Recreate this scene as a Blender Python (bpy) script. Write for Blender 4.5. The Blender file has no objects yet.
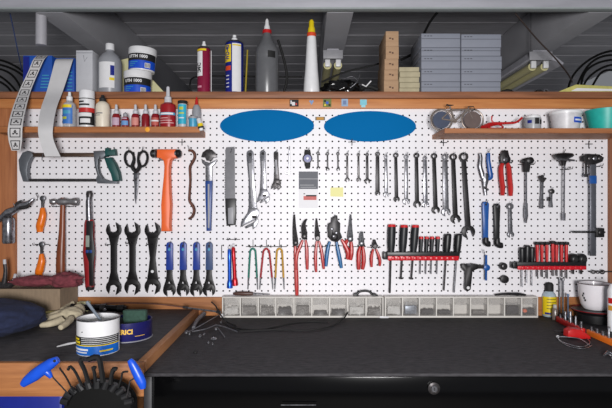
import bpy, bmesh, math, random
from mathutils import Vector, Matrix, noise
random.seed(7)
PI = math.pi
F = 505.5; D = 2.0; CZ = 1.36
sc = bpy.context.scene
C = sc.collection

# ---------------- camera, world, lights, exposure ----------------
cam_d = bpy.data.cameras.new('camera'); cam = bpy.data.objects.new('camera', cam_d); C.objects.link(cam)
cam_d.sensor_width = 36; cam_d.lens = 36*F/612; cam_d.clip_start = 0.01
cam.location = (0, -D, CZ); cam.rotation_euler = (PI/2, 0, 0)
sc.camera = cam
w = bpy.data.worlds.new('world'); sc.world = w; w.use_nodes = True
w.node_tree.nodes['Background'].inputs[0].default_value = (0.9, 0.93, 1, 1)
w.node_tree.nodes['Background'].inputs[1].default_value = 0.17
def area(name, loc, target, size, power, col=(1, 1, 1)):
    l = bpy.data.lights.new(name, 'AREA'); l.shape = 'DISK'; l.size = size; l.energy = power; l.color = col
    o = bpy.data.objects.new(name, l); C.objects.link(o); o.location = loc
    o.rotation_euler = (Vector(target)-Vector(loc)).to_track_quat('-Z', 'Y').to_euler()
    return o
area('flash', (0.1, -2.75, CZ-0.04), (0.02, 0, CZ-0.02), 0.42, 60, (1.0, 0.985, 0.985))
sc.view_settings.view_transform = 'Standard'; sc.view_settings.look = 'None'
sc.view_settings.gamma = 1; sc.view_settings.exposure = 0.2

# ---------------- coordinates ----------------
def S(y): return (D+y)/F
def P(px, py, y=0.0): return Vector(((px-306)*S(y), y, CZ-(py-204)*S(y)))
def B(px, py, z):            # point of a level plane of height z seen at a pixel
    d = (CZ-z)*F/(py-204); return Vector(((px-306)*d/F, d-D, z))
ZB = CZ-0.439      # black bench
ZL = CZ-0.4135     # wooden bench on the left
ZS = CZ+0.4384     # upper shelf
ZLS = CZ+0.2836; ZRS = CZ+0.2736

# ---------------- materials ----------------
def lin(c): return tuple(((v/255)/12.92 if v/255 <= .04045 else ((v/255+.055)/1.055)**2.4) for v in c)+(1,)
MATS = {}
def mat(name, rgb, rough=.5, metal=0, var=.12, scale=40, bump=0, stretch=(1, 1, 1), alpha=1, spec=.5, rgb2=None, trans=0):
    if name in MATS: return MATS[name]
    m = bpy.data.materials.new(name); m.use_nodes = True; nt = m.node_tree; b = nt.nodes['Principled BSDF']
    tc = nt.nodes.new('ShaderNodeTexCoord'); mp = nt.nodes.new('ShaderNodeMapping'); mp.inputs['Scale'].default_value = stretch
    n = nt.nodes.new('ShaderNodeTexNoise'); n.inputs['Scale'].default_value = scale; n.inputs['Detail'].default_value = 5; n.inputs['Roughness'].default_value = .6
    r = nt.nodes.new('ShaderNodeValToRGB'); c = lin(rgb); c2 = lin(rgb2) if rgb2 else tuple(v*(1-var*2) for v in c[:3])+(1,)
    r.color_ramp.elements[0].position = .3; r.color_ramp.elements[1].position = .7
    r.color_ramp.elements[0].color = c2; r.color_ramp.elements[1].color = c
    nt.links.new(tc.outputs['Object'], mp.inputs[0]); nt.links.new(mp.outputs[0], n.inputs['Vector'])
    nt.links.new(n.outputs['Fac'], r.inputs[0]); nt.links.new(r.outputs[0], b.inputs['Base Color'])
    b.inputs['Roughness'].default_value = rough; b.inputs['Metallic'].default_value = metal
    b.inputs['Specular IOR Level'].default_value = spec
    if alpha < 1: b.inputs['Alpha'].default_value = alpha
    if trans: b.inputs['Transmission Weight'].default_value = trans
    if bump:
        bp = nt.nodes.new('ShaderNodeBump'); bp.inputs['Strength'].default_value = bump; bp.inputs['Distance'].default_value = .003
        nt.links.new(n.outputs['Fac'], bp.inputs['Height']); nt.links.new(bp.outputs[0], b.inputs['Normal'])
    MATS[name] = m; return m
def wood(name, rgb, rgb2, along='x', rough=.55):
    st = {'x': (1, 14, 14), 'y': (14, 1, 14), 'z': (14, 14, 1)}[along]
    return mat(name, rgb, rough, 0, rgb2=rgb2, scale=5, stretch=st, bump=.15)
white_board = mat('white_board', (236, 234, 238), .45, var=.02, scale=8)
board_edge = mat('board_edge', (95, 66, 48), .8)
back_dark = mat('dark_backing', (28, 20, 17), .95)
fascia_w = wood('fascia_wood', (203, 138, 82), (176, 108, 58))
shelfedge_w = wood('shelf_edge_wood', (154, 100, 68), (112, 70, 46))
post_w = wood('post_wood', (176, 112, 68), (146, 86, 48), 'z')
postr_w = wood('right_post_wood', (152, 100, 70), (126, 76, 50), 'z')
shelf_w = wood('small_shelf_wood', (176, 112, 62), (142, 84, 44))
bench_w = wood('bench_edge_wood', (176, 116, 68), (140, 86, 46))
trimside_w = wood('bench_side_wood', (172, 120, 78), (140, 92, 56), 'y')
grey_paint = mat('grey_paint', (170, 170, 178), .55, var=.1, scale=5, stretch=(1, 6, 6))
ceil_paint = mat('ceiling_paint', (176, 175, 180), .6, var=.14, scale=5, stretch=(1, 8, 8))
joist_paint = mat('joist_paint', (156, 156, 161), .5, var=.08, scale=4)
bench_black = mat('bench_covering', (68, 66, 69), .75, var=.3, scale=110, bump=.8, spec=.3, rgb2=(42, 41, 44), stretch=(.35, 1, 1))
bench_blk2 = mat('worn_bench_covering', (72, 70, 72), .7, scale=60, bump=.8, spec=.3, rgb2=(46, 45, 48), stretch=(.5, 1, 1))
gloss_black = mat('gloss_black', (7, 7, 8), .14, var=.05, spec=.3)
black = mat('black_plastic', (26, 26, 28), .4, var=.15)
rubber = mat('black_rubber', (20, 20, 21), .7, var=.15)
dkmetal = mat('dark_steel', (80, 77, 78), .36, .6, scale=110, rgb2=(44, 42, 43))
steel = mat('steel', (150, 150, 155), .34, .85, scale=130, rgb2=(84, 84, 88))
chrome = mat('chrome', (186, 186, 192), .25, .9, scale=90, rgb2=(110, 110, 116))
gunmetal = mat('gun_metal', (46, 44, 46), .4, .45, var=.25, scale=90)
ironblk = mat('black_oxide_steel', (32, 30, 31), .4, .3, var=.25, spec=.35)
red = mat('red_plastic', (190, 28, 30), .35, var=.08)
dipred = mat('dipped_red_grip', (196, 44, 42), .35, var=.1)
blue = mat('blue_grip', (24, 66, 140), .4, var=.12)
cblue = mat('tool_blue', (24, 84, 160), .35, var=.1)
brblue = mat('bright_blue', (20, 78, 200), .35, var=.08)
orange = mat('orange_plastic', (238, 108, 28), .38, var=.06)
dkorange = mat('orange_handle', (240, 120, 20), .3, var=.08)
yellow = mat('yellow_plastic', (232, 204, 30), .35, var=.06)
white = mat('white_plastic', (228, 228, 230), .35, var=.04)
offwhite = mat('cream_plastic', (224, 214, 196), .4, var=.05)
greyp = mat('grey_plastic', (150, 150, 155), .45, var=.06)
dkred = mat('dark_red', (136, 20, 30), .3, var=.1)
maroon = mat('maroon_cloth', (134, 62, 72), .95, var=.25, scale=60, bump=.6)
navyc = mat('navy_cloth', (34, 42, 72), .95, var=.2, scale=70, bump=.6)
greengrip = mat('dark_green_grip', (12, 74, 72), .5, var=.1)
teal = mat('teal_plastic', (40, 178, 166), .4, var=.08)
ltblue = mat('light_blue', (70, 160, 196), .4)
ovalblue = mat('oval_blue', (0, 104, 166), .8, var=.0, spec=.1)
clearp = mat('clear_plastic', (205, 207, 212), .2, var=.03, alpha=.5)
haze = mat('hazy_plastic', (158, 160, 166), .35, var=.05, alpha=.85)
cream = mat('cream_card', (208, 204, 160), .8, var=.06)
tubecream = mat('fluorescent_tube', (206, 200, 150), .35, var=.04)
card = mat('cardboard', (148, 128, 106), .9, var=.12, scale=20, stretch=(6, 6, 1))
paperw = mat('white_paper', (222, 222, 224), .8, var=.03)
greybox = mat('grey_carton', (138, 142, 154), .7, var=.06, scale=8)
bluebox = mat('blue_carton', (22, 82, 176), .6, var=.08)
palewood = wood('pale_block_wood', (186, 154, 122), (164, 130, 100), 'x', .8)
navytin = mat('navy_tin', (30, 30, 92), .3, var=.08)
cantan = mat('grease', (70, 80, 66), .35, var=.4, scale=70, bump=.5)
sponge = mat('green_sponge', (52, 82, 70), .9, var=.2, scale=90, bump=.4)
glovec = mat('glove_leather', (200, 188, 160), .9, var=.12, scale=60, bump=.5)
enamel = mat('white_enamel', (232, 228, 232), .15, var=.03)
pale_y = mat('pale_yellow_note', (240, 236, 168), .8, var=.02)
hamwood = wood('hammer_wood', (142, 74, 40), (96, 44, 24), 'z', .35)
rust = mat('rusty_steel', (112, 72, 58), .5, .5, var=.25)
bagblk = mat('black_bag_film', (14, 14, 15), .2, var=.1)
maroonp = mat('maroon_paint', (134, 20, 58), .3, var=.06)
dkblue = mat('dark_blue_paint', (22, 36, 130), .3, var=.06)
grey_lab = mat('dark_grey_print', (96, 98, 106), .6, var=.05)
ink = mat('black_ink', (22, 22, 24), .7)
gold = mat('gold_print', (226, 180, 70), .5, var=.04)
screwmix = mat('screw_steel', (150, 146, 142), .6, .2, scale=220, rgb2=(60, 58, 58), bump=1)
screwdark = mat('dark_screws', (66, 66, 72), .6, .2, scale=220, rgb2=(26, 26, 28), bump=1)
brass = mat('brass', (206, 150, 80), .3, .9, var=.1)
copper = mat('orange_bits', (226, 120, 90), .45, var=.15, scale=90)
amber = mat('red_translucent', (128, 16, 24), .2, var=.1)

# ---------------- objects ----------------
WL = {}
def setp(o, label=None, cat=None, group=None, kind=None):
    if label: o['label'] = label
    if cat: o['category'] = cat
    if group: o['group'] = group
    if kind: o['kind'] = kind
    return o
def thing(name, label, cat, loc, group=None):
    o = bpy.data.objects.new(name, None); C.objects.link(o); o.location = loc; o.empty_display_size = .01
    WL[o.name] = Vector(loc); return setp(o, label, cat, group)
def link(name, bm, m, parent=None, origin=None, angle=35, mod=None):
    """one mesh object from world-space geometry"""
    if origin is None:
        if parent is not None: origin = WL[parent.name]
        else:
            vs = [v.co for v in bm.verts]
            origin = Vector(((min(v.x for v in vs)+max(v.x for v in vs))/2, (min(v.y for v in vs)+max(v.y for v in vs))/2, min(v.z for v in vs)))
    bmesh.ops.translate(bm, verts=bm.verts, vec=-origin)
    me = bpy.data.meshes.new(name); bm.to_mesh(me); bm.free()
    for p in me.polygons: p.use_smooth = True
    me.set_sharp_from_angle(angle=math.radians(angle))
    for mm in (m if isinstance(m, (list, tuple)) else [m]): me.materials.append(mm)
    o = bpy.data.objects.new(name, me); C.objects.link(o)
    if parent is not None:
        o.parent = parent; o.location = (0, 0, 0)
    else: o.location = origin
    WL[o.name] = Vector(origin)
    return o
def solo(name, bm, m, label, cat, group=None, kind=None, angle=35):
    return setp(link(name, bm, m, angle=angle), label, cat, group, kind)
def struct(name, bm, m):
    return setp(link(name, bm, m), kind='structure')
def NB(): return bmesh.new()
def box(bm, x0, x1, y0, y1, z0, z1, bev=0, mi=0):
    vs = [bm.verts.new((x, y, z)) for x in (x0, x1) for y in (y0, y1) for z in (z0, z1)]
    fs = [bm.faces.new([vs[i] for i in q]) for q in ((0, 1, 3, 2), (4, 6, 7, 5), (0, 4, 5, 1), (2, 3, 7, 6), (0, 2, 6, 4), (1, 5, 7, 3))]
    for f in fs: f.material_index = mi
    bmesh.ops.recalc_face_normals(bm, faces=fs)
    if bev:
        es = {e for f in fs for e in f.edges}
        bmesh.ops.bevel(bm, geom=list(es), offset=bev, segments=2, affect='EDGES', profile=.5)
    return bm
def pbox(bm, x0, x1, py0, py1, yf, depth, bev=0):
    """box whose front face covers pixels x0..x1, py0..py1 at depth yf"""
    a = P(x0, py1, yf); b = P(x1, py0, yf)
    return box(bm, a.x, b.x, yf, yf+depth, a.z, b.z, bev)
def poly(bm, pts, yf, th, bev=0.0):
    """extruded outline; pts are world (x,z)"""
    area2 = sum(pts[i][0]*pts[(i+1) % len(pts)][1]-pts[(i+1) % len(pts)][0]*pts[i][1] for i in range(len(pts)))
    if area2 < 0: pts = pts[::-1]
    vf = [bm.verts.new((x, yf, z)) for x, z in pts]; f = bm.faces.new(vf)
    r = bmesh.ops.extrude_face_region(bm, geom=[f]); nv = [e for e in r['geom'] if isinstance(e, bmesh.types.BMVert)]
    bmesh.ops.translate(bm, verts=nv, vec=(0, th, 0))
    if bev:
        es = [e for e in f.edges]
        bmesh.ops.bevel(bm, geom=es, offset=bev, segments=2, affect='EDGES', profile=.5, clamp_overlap=True)
    bmesh.ops.recalc_face_normals(bm, faces=bm.faces)
    return bm
def ppoly(bm, pxs, yf, th, bev=0.0):
    return poly(bm, [(P(x, y, yf).x, P(x, y, yf).z) for x, y in pxs], yf, th, bev)
def tube(bm, pts, rs, seg=10, flat=1.0, caps=True):
    """round section swept along pts (world). flat scales the section along world y"""
    pts = [Vector(p) for p in pts]; n = len(pts)
    if not isinstance(rs, (list, tuple)): rs = [rs]*n
    rings = []; up = None
    for i, p in enumerate(pts):
        t = (pts[min(i+1, n-1)]-pts[max(i-1, 0)])
        t = t.normalized() if t.length > 1e-9 else Vector((0, 0, 1))
        if up is None:
            ref = Vector((0, 1, 0)) if abs(t.y) < .9 else Vector((1, 0, 0))
            a = t.cross(ref).normalized()
        else:
            a = (up - t*up.dot(t)); a = a.normalized() if a.length > 1e-6 else t.orthogonal().normalized()
        up = a; b = t.cross(a).normalized()
        ring = []
        for k in range(seg):
            th = 2*PI*k/seg; o = (a*math.cos(th)+b*math.sin(th))*rs[i]; o.y *= flat
            ring.append(bm.verts.new(p+o))
        rings.append(ring)
    for i in range(n-1):
        for k in range(seg):
            bm.faces.new((rings[i][k], rings[i][(k+1) % seg], rings[i+1][(k+1) % seg], rings[i+1][k]))
    if caps: bm.faces.new(rings[0][::-1]); bm.faces.new(rings[-1])
    bmesh.ops.recalc_face_normals(bm, faces=bm.faces)
    return bm
def ptube(bm, pts, rpx, y=-.03, seg=10, flat=1.0, smooth=0):
    """tube along pixel points (px,py[,y]); radii in pixels"""
    q = [P(p[0], p[1], p[2] if len(p) > 2 else y) for p in pts]
    n = len(q)
    if not isinstance(rpx, (list, tuple)): rpx = [rpx]*n
    r = [a*S(p.y) for a, p in zip(rpx, q)]
    if smooth: q, r = spline(q, r, smooth)
    return tube(bm, q, r, seg, flat)
def spline(q, r, k):
    Q, R = [], []; n = len(q)
    for i in range(n-1):
        p0, p1, p2, p3 = q[max(i-1, 0)], q[i], q[i+1], q[min(i+2, n-1)]
        for j in range(k):
            t = j/k; t2 = t*t; t3 = t2*t
            Q.append(.5*((2*p1)+(p2-p0)*t+(2*p0-5*p1+4*p2-p3)*t2+(3*p1-p0-3*p2+p3)*t3)); R.append(r[i]*(1-t)+r[i+1]*t)
    Q.append(q[-1]); R.append(r[-1]); return Q, R
def lathe(bm, c, prof, seg=28, axis=Vector((0, 0, 1)), caps=True, sy=1.0):
    """prof: (radius, height) pairs along the axis from c"""
    axis = Vector(axis).normalized(); q = Vector((0, 0, 1)).rotation_difference(axis); rings = []
    for r, h in prof:
        r = max(r, 1e-5)
        rings.append([bm.verts.new(Vector(c)+q @ Vector((r*math.cos(2*PI*k/seg), r*sy*math.sin(2*PI*k/seg), h))) for k in range(seg)])
    for i in range(len(rings)-1):
        for k in range(seg): bm.faces.new((rings[i][k], rings[i][(k+1) % seg], rings[i+1][(k+1) % seg], rings[i+1][k]))
    if caps: bm.faces.new(rings[0][::-1]); bm.faces.new(rings[-1])
    bmesh.ops.recalc_face_normals(bm, faces=bm.faces)
    return bm
def ring(bm, c, R, r, th, seg=24, hexin=False):
    """flat annulus facing the camera, centred at world c (front face y=c.y)"""
    o = []; i_ = []
    for k in range(seg):
        a = 2*PI*k/seg; ri = r
        o.append((c.x+R*math.cos(a), c.z+R*math.sin(a))); i_.append((c.x+ri*math.cos(a), c.z+ri*math.sin(a)))
    V = lambda p, y: bm.verts.new((p[0], y, p[1]))
    of = [V(p, c.y) for p in o]; ob = [V(p, c.y+th) for p in o]; nf = [V(p, c.y) for p in i_]; nb = [V(p, c.y+th) for p in i_]
    for k in range(seg):
        j = (k+1) % seg
        bm.faces.new((of[k], of[j], nf[j], nf[k])); bm.faces.new((ob[j], ob[k], nb[k], nb[j]))
        bm.faces.new((of[j], of[k], ob[k], ob[j])); bm.faces.new((nf[k], nf[j], nb[j], nb[k]))
    bmesh.ops.recalc_face_normals(bm, faces=bm.faces); return bm
def patch(bm, c, R, z0, z1, a0, a1, seg=14):
    """a label wrapped on an upright cylinder; angles in degrees, 0 faces the camera; solid, 0.4 mm thick"""
    t = .0004; rows = []
    for k in range(seg+1):
        a = math.radians(a0+(a1-a0)*k/seg); s, q = math.sin(a), -math.cos(a)
        rows.append([bm.verts.new((c[0]+r*s, c[1]+r*q, z)) for r, z in ((R+t, z0), (R+t, z1), (R-t, z1), (R-t, z0))])
    for k in range(seg):
        for j in range(4): bm.faces.new((rows[k][j], rows[k+1][j], rows[k+1][(j+1) % 4], rows[k][(j+1) % 4]))
    bm.faces.new(rows[0]); bm.faces.new(rows[-1][::-1])
    bmesh.ops.recalc_face_normals(bm, faces=bm.faces); return bm
def text_bm(s, height, pos, rot=0, cyl=None, width=None, bold=0):
    """lettering facing the camera, lower-left... centred at pos; cyl=(cx,cy,R) wraps it"""
    cu = bpy.data.curves.new('lettering', 'FONT'); cu.body = s; cu.size = height*1.4; cu.align_x = 'CENTER'; cu.align_y = 'CENTER'
    cu.extrude = .0002; cu.resolution_u = 2; cu.offset = bold
    o = bpy.data.objects.new('lettering', cu); C.objects.link(o)
    dg = bpy.context.evaluated_depsgraph_get(); me = bpy.data.meshes.new_from_object(o.evaluated_get(dg))
    bm = NB(); bm.from_mesh(me); bpy.data.objects.remove(o); bpy.data.curves.remove(cu); bpy.data.meshes.remove(me)
    if width and bm.verts:
        xs = [v.co.x for v in bm.verts]; k = width/(max(xs)-min(xs))
        for v in bm.verts: v.co.x *= k
    cr, sr = math.cos(rot), math.sin(rot)
    for v in bm.verts:
        x, z, y = v.co.x, v.co.y, -v.co.z
        x, z = x*cr-z*sr, x*sr+z*cr
        if cyl:
            cx, cy, R = cyl; a = (pos[0]+x-cx)/R; rr = R+.0008-y
            v.co = (cx+rr*math.sin(a), cy-rr*math.cos(a), pos[2]+z)
        else: v.co = (pos[0]+x, pos[1]+y, pos[2]+z)
    bmesh.ops.recalc_face_normals(bm, faces=bm.faces)
    return bm
def blob(bm, c, r, sub=3, amp=.2, freq=3, seed=0, flatz=None):
    """cloth-like lump: ellipsoid with folds"""
    res = bmesh.ops.create_icosphere(bm, subdivisions=sub, radius=1)
    for v in res['verts']:
        p = v.co.copy(); n = noise.noise(p*freq+Vector((seed, seed*2, 0)))+.5*noise.noise(p*freq*2.3+Vector((seed, 0, 3)))
        p *= 1+amp*n
        q = Vector((p.x*r[0], p.y*r[1], p.z*r[2]))
        if flatz is not None: q.z = max(q.z, flatz*r[2])
        v.co = Vector(c)+q
    return bm

# ---------------- the place ----------------
bm = NB(); box(bm, -2.6, 2.6, -3.4, 2.4, -.05, 0)
struct('floor', bm, mat('concrete_floor', (120, 116, 110), .8, scale=6))
bm = NB(); box(bm, -2.2, 2.2, .035, .06, 0, CZ+.37)
struct('wall_back', bm, back_dark)
bm = NB(); box(bm, -2.2, 2.2, 2.3, 2.36, CZ-.3, CZ+1.1)
struct('wall_far', bm, ceil_paint)
# ceiling: lapped boards running left-right
bm = NB(); y = -.3; zc = CZ+.966
while y < 2.3:
    v = [bm.verts.new(q) for q in ((-2.2, y, zc-.0025), (2.2, y, zc-.0025), (2.2, y+.195, zc), (-2.2, y+.195, zc), (-2.2, y, zc+.02), (2.2, y, zc+.02), (2.2, y+.195, zc+.02), (-2.2, y+.195, zc+.02))]
    for q in ((0, 1, 2, 3), (7, 6, 5, 4), (0, 4, 5, 1), (2, 6, 7, 3), (0, 3, 7, 4), (1, 5, 6, 2)): bm.faces.new([v[i] for i in q])
    y += .198
bmesh.ops.recalc_face_normals(bm, faces=bm.faces)
struct('ceiling', bm, ceil_paint)
for i, x0 in enumerate((-2.14, -1.068, .083, 1.118)):
    bm = NB(); box(bm, x0, x0+.105, .0, 2.3, CZ+.757, CZ+.9609, .002); o = struct('trim_1', bm, joist_paint); o.name = 'trim_%d' % (i+1)
bm = NB(); box(bm, -2.2, 2.2, -.035, -.001, CZ+.765, CZ+1.0, .002)
o = struct('trim_5', bm, grey_paint)
bm = NB(); box(bm, -2.2, 2.2, -.038, -.0005, CZ+.7585, CZ+.7645, .001)
struct('trim_6', bm, mat('beam_edge', (158, 166, 166), .5, var=.05))
# upper shelf board with dark edge, fascia under it
bm = NB(); box(bm, -1.31, 1.31, -.03, .62, ZS-.025, ZS, .0015)
solo('wall_shelf', bm, shelfedge_w, 'long brown wooden shelf board running above the white pegboard', 'shelf')
bm = NB(); a = P(0, 108.5, -.012); box(bm, -1.31, 1.31, -.012, .0345, a.z, ZS-.0255, .001)
struct('trim_7', bm, fascia_w)
a = P(0, 297.2, -.01)
bm = NB(); box(bm, -1.31, 1.31, -.01, .034, ZB-.02, a.z, .001); struct('trim_8', bm, bench_w)
xl = P(17.3, 0, 0).x; xr = P(607.5, 0, 0).x
zt = P(0, 108.6, 0).z; zb_ = P(0, 297.0, 0).z
bm = NB(); box(bm, -1.31, xl-.0005, -.014, .034, zb_+.0005, zt-.003, .001); struct('trim_9', bm, post_w)
bm = NB(); box(bm, xr+.0005, 1.31, -.014, .034, zb_+.0005, zt-.003, .001); struct('trim_10', bm, postr_w)
# pegboard with real holes
def pegboard():
    bm = NB(); sp = 6.42*S(0); sz = 6.5*S(0); ox, oz = P(319.5, 128.4, 0).x, P(319.5, 128.4, 0).z
    i0 = math.ceil((xl-ox)/sp); i1 = math.floor((xr-ox)/sp); j0 = math.ceil((zb_-oz)/sz); j1 = math.floor((zt-oz)/sz)
    xs = [xl]+[ox+(i+.5)*sp for i in range(i0, i1)]+[xr]
    zs = [zb_]+[oz+(j+.5)*sz for j in range(j0, j1)]+[zt]
    R = .0036; n = 8; cache = {}
    def V(x, z):
        k = (round(x, 5), round(z, 5))
        if k not in cache: cache[k] = bm.verts.new((x, 0, z))
        return cache[k]
    for i in range(len(xs)-1):
        hx = ox+(i0+i)*sp
        for j in range(len(zs)-1):
            hz = oz+(j0+j)*sz
            c4 = [V(xs[i], zs[j]), V(xs[i+1], zs[j]), V(xs[i+1], zs[j+1]), V(xs[i], zs[j+1])]
            if not (xs[i]+R < hx < xs[i+1]-R and zs[j]+R < hz < zs[j+1]-R):
                bm.faces.new(c4); continue
            h = [bm.verts.new((hx+R*math.cos(2*PI*(k+.5)/n-PI*3/4), 0, hz+R*math.sin(2*PI*(k+.5)/n-PI*3/4))) for k in range(n)]
            b = [bm.verts.new((v.co.x, .006, v.co.z)) for v in h]
            for k in range(n):
                f = bm.faces.new((h[k], h[(k+1) % n], b[(k+1) % n], b[k])); f.material_index = 1
            for q in range(4):
                A, Bv = c4[q], c4[(q+1) % 4]; k = 2*q
                bm.faces.new((A, Bv, h[(k+1) % n], h[k])); bm.faces.new((Bv, h[(k+2) % n], h[(k+1) % n]))
    bmesh.ops.recalc_face_normals(bm, faces=[f for f in bm.faces])
    return bm
bm = pegboard()
pb = solo('pegboard', bm, [white_board, board_edge], 'large white perforated pegboard covering the wall behind the bench', 'pegboard')

# black bench top and cabinet
yf = -.691; xbl = P(152, 0, yf).x
bm = NB(); box(bm, -.4206, 1.6, yf, -.011, ZB-.008, ZB, .001)
solo('worktop', bm, bench_black, 'long dark textured worktop under the white pegboard, resting on the black cabinet', 'worktop')
t = thing('tool_cabinet', 'glossy black steel tool cabinet under the right worktop with a round lock', 'cabinet', (.6, yf, 0))
bm = NB(); box(bm, xbl, 1.6, yf+.008, -.02, .08, ZB-.0085, .001); link('body', bm, gloss_black, t)
bm = NB(); box(bm, xbl+.006, 1.59, yf+.001, yf+.0075, ZB-.0955, ZB-.0095, .0008); dr = link('drawer', bm, gloss_black, t)
bm = NB(); box(bm, xbl+.006, 1.59, yf+.001, yf+.0075, ZB-.175, ZB-.098, .0008); link('drawer', bm, gloss_black, t)
c = P(434, 388.5, yf-.0062)
bm = NB(); lathe(bm, c+Vector((0, .003, 0)), [(.0155, 0), (.0155, .004), (.011, .006), (.011, .0045), (.0001, .0045)], axis=(0, -1, 0)); lk = link('lock', bm, dkmetal, t)
bm = NB(); lathe(bm, c, [(.008, 0), (.008, .004), (.0075, .005), (.0001, .005)], axis=(0, -1, 0)); o = link('lock_cylinder', bm, chrome, t); o.parent = lk
bm = NB(); box(bm, c.x-.0012, c.x+.0012, c.y-.0056, c.y-.0048, c.z-.004, c.z+.004); o = link('keyhole', bm, ink, t); o.parent = lk
a = P(281, 405, yf-.008); b = P(316, 405, yf-.008)
bm = NB(); tube(bm, [a, b], .0016); link('flash_glint_bar', bm, steel, t)  # added bar in place of the flash reflection along the drawer rim
# left bench
t = thing('workbench', 'wooden workbench on the left with worn dark top and wooden front edge', 'workbench', (-1.0, -.7, 0))
yl = -.667; xr_ = P(138.5, 0, yl).x-.0008
xr_ = -.4305+.0092
bm = NB(); box(bm, -1.6, xr_-.022, yl+.001, -.0105, ZL-.03, ZL, .002); link('bench_top', bm, bench_blk2, t)
bm = NB(); box(bm, -1.6, xr_-.0005, yl-.018, yl+.0005, ZL-.088, ZL-.0005, .002); link('front_board', bm, bench_w, t)
bm = NB(); box(bm, xr_-.0215, xr_, yl+.001, -.0105, ZL-.088, ZL+.0012, .002); link('side_board', bm, trimside_w, t)
bm = NB(); box(bm, xr_-.075, xr_-.03, yl+.01, yl+.09, 0, ZL-.031, .003); link('leg', bm, trimside_w, t)
bm = NB(); box(bm, -1.55, -1.47, yl+.01, yl+.09, 0, ZL-.031, .003); link('leg', bm, trimside_w, t)
# dark corner post between the benches
bm = NB(); a = P(145, 0, yf); box(bm, xr_+.0006, xbl-.001, yf+.001, yf+.05, .0, ZB-.0086, .002)
solo('corner_post', bm, mat('grey_angle_steel', (50, 50, 53), .5, .3), 'dark grey steel corner post between the wooden bench and black cabinet', 'post')
# blue bin under the left bench; shade there is put into its darker blue
bm = NB(); a = P(-10, 400, yl+.05); b = P(64, 400, yl+.05)
box(bm, a.x-.2, b.x, yl+.04, yl+.4, .0, ZL-.092, .01); t = solo('storage_bin', bm, dkblue, 'blue plastic storage bin standing under the left bench', 'bin')

# ---------------- two small shelves on the pegboard ----------------
def small_shelf(x0f, x0b, x1f, x1b, yd, pyt, pyb0, label, m):
    zt_ = P(0, pyt, yd).z; zb0 = P(0, pyb0, yd).z
    A = [(P(x0f, 0, yd).x, yd), (P(x1f, 0, yd).x, yd), (P(x1b, 0, 0).x, -.0008), (P(x0b, 0, 0).x, -.0008)]
    bm = NB(); v0 = [bm.verts.new((x, y, zb0)) for x, y in A]; v1 = [bm.verts.new((x, y, zt_)) for x, y in A]
    bm.faces.new(v0); bm.faces.new(v1[::-1])
    for k in range(4): bm.faces.new((v0[k], v0[(k+1) % 4], v1[(k+1) % 4], v1[k]))
    bmesh.ops.recalc_face_normals(bm, faces=bm.faces); bmesh.ops.bevel(bm, geom=bm.edges[:], offset=.0012, segments=1, affect='EDGES')
    return solo('small_wall_shelf', bm, m, label, 'shelf')
small_shelf(-4, 18.5, 200, 205.5, -.15, 126.5, 132.6, 'short wooden shelf at the left holding glue and red threadlocker bottles', shelf_w)
small_shelf(444.7, 432, 636, 606, -.18, 128.2, 133.2, 'wooden shelf at the right holding the toy bicycle and tubs', wood('right_shelf_wood', (176, 114, 70), (140, 86, 50)))
c = P(147.5, 129.5, -.151)
bm = NB(); lathe(bm, c, [(.0085, 0), (.0085, .0008), (.008, .001)], axis=(0, -1, 0))
solo('round_sticker', bm, mat('orange_sticker', (244, 168, 40), .6), 'round orange sticker on the front edge of the left small shelf', 'sticker')
for px, py, lab in ((182, 142, 'left small shelf'), (443.5, 142.5, 'left end of the right small shelf'), (589, 144, 'right end of the right small shelf'), (352, 142, 'blue oval on the right, just below it')):
    bm = NB(); tube(bm, [P(px-3.6, py, -.006), P(px+3.6, py, -.006)], .0016, 6); tube(bm, [P(px, py+3.5, -.007), P(px, py-3.2, -.007)], .0016, 6)
    solo('shelf_peg', bm, ironblk, 'small black cross-shaped peg under the '+lab, 'peg')

# ---------------- decals ----------------
def oval(px, py, rx, ry, label):
    bm = NB(); c = P(px, py, -.004)
    poly(bm, [(c.x+rx*S(0)*math.cos(2*PI*k/64), c.z+ry*S(0)*math.sin(2*PI*k/64)) for k in range(64)], -.0042, .004, .0008)
    solo('oval_plate', bm, ovalblue, label, 'plate', 'blue ovals on the pegboard')
oval(267, 125.7, 47, 16, 'plain blue oval plate on the pegboard, left of the two')
oval(370, 126.3, 46, 15.3, 'plain blue oval plate on the pegboard, right of the two')
def sticker(x0, x1, y0, y1, m, label, marks=()):
    t = thing('small_sticker', label, 'sticker', P((x0+x1)/2, y1, -.013), 'small stickers on the wooden fascia')
    bm = NB(); pbox(bm, x0, x1, y0, y1, -.0135, .0012); link('backing', bm, m, t)
    for k, (a, b_, c_, d, mm) in enumerate(marks):
        bm = NB(); pbox(bm, a, b_, c_, d, -.0143, .0006); link('printed_mark', bm, mm, t)
sticker(289.6, 298.6, 99.5, 106.5, ink, 'black sticker with white and pink picture, leftmost on the wooden fascia', ((292, 295, 102, 105.5, paperw), (295.5, 297, 103, 105, dipred), (290.5, 291.8, 100.5, 104, paperw)))
bm = NB(); q = P(311.5, 102, -.0135); poly(bm, [(q.x+dx*S(0), q.z-dz*S(0)) for dx, dz in ((-2.4, -1), (-1, -2), (0, -1), (1, -2), (2.4, -1), (1.2, 1), (0, 3), (-1.2, 1))], -.0135, .0012)
solo('small_sticker', bm, mat('pale_blue_sticker', (130, 158, 200), .6), 'tiny pale blue heart-shaped sticker on the wooden fascia', 'sticker', 'small stickers on the wooden fascia')
gr_s = mat('green_sticker', (110, 120, 50), .6)
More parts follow.
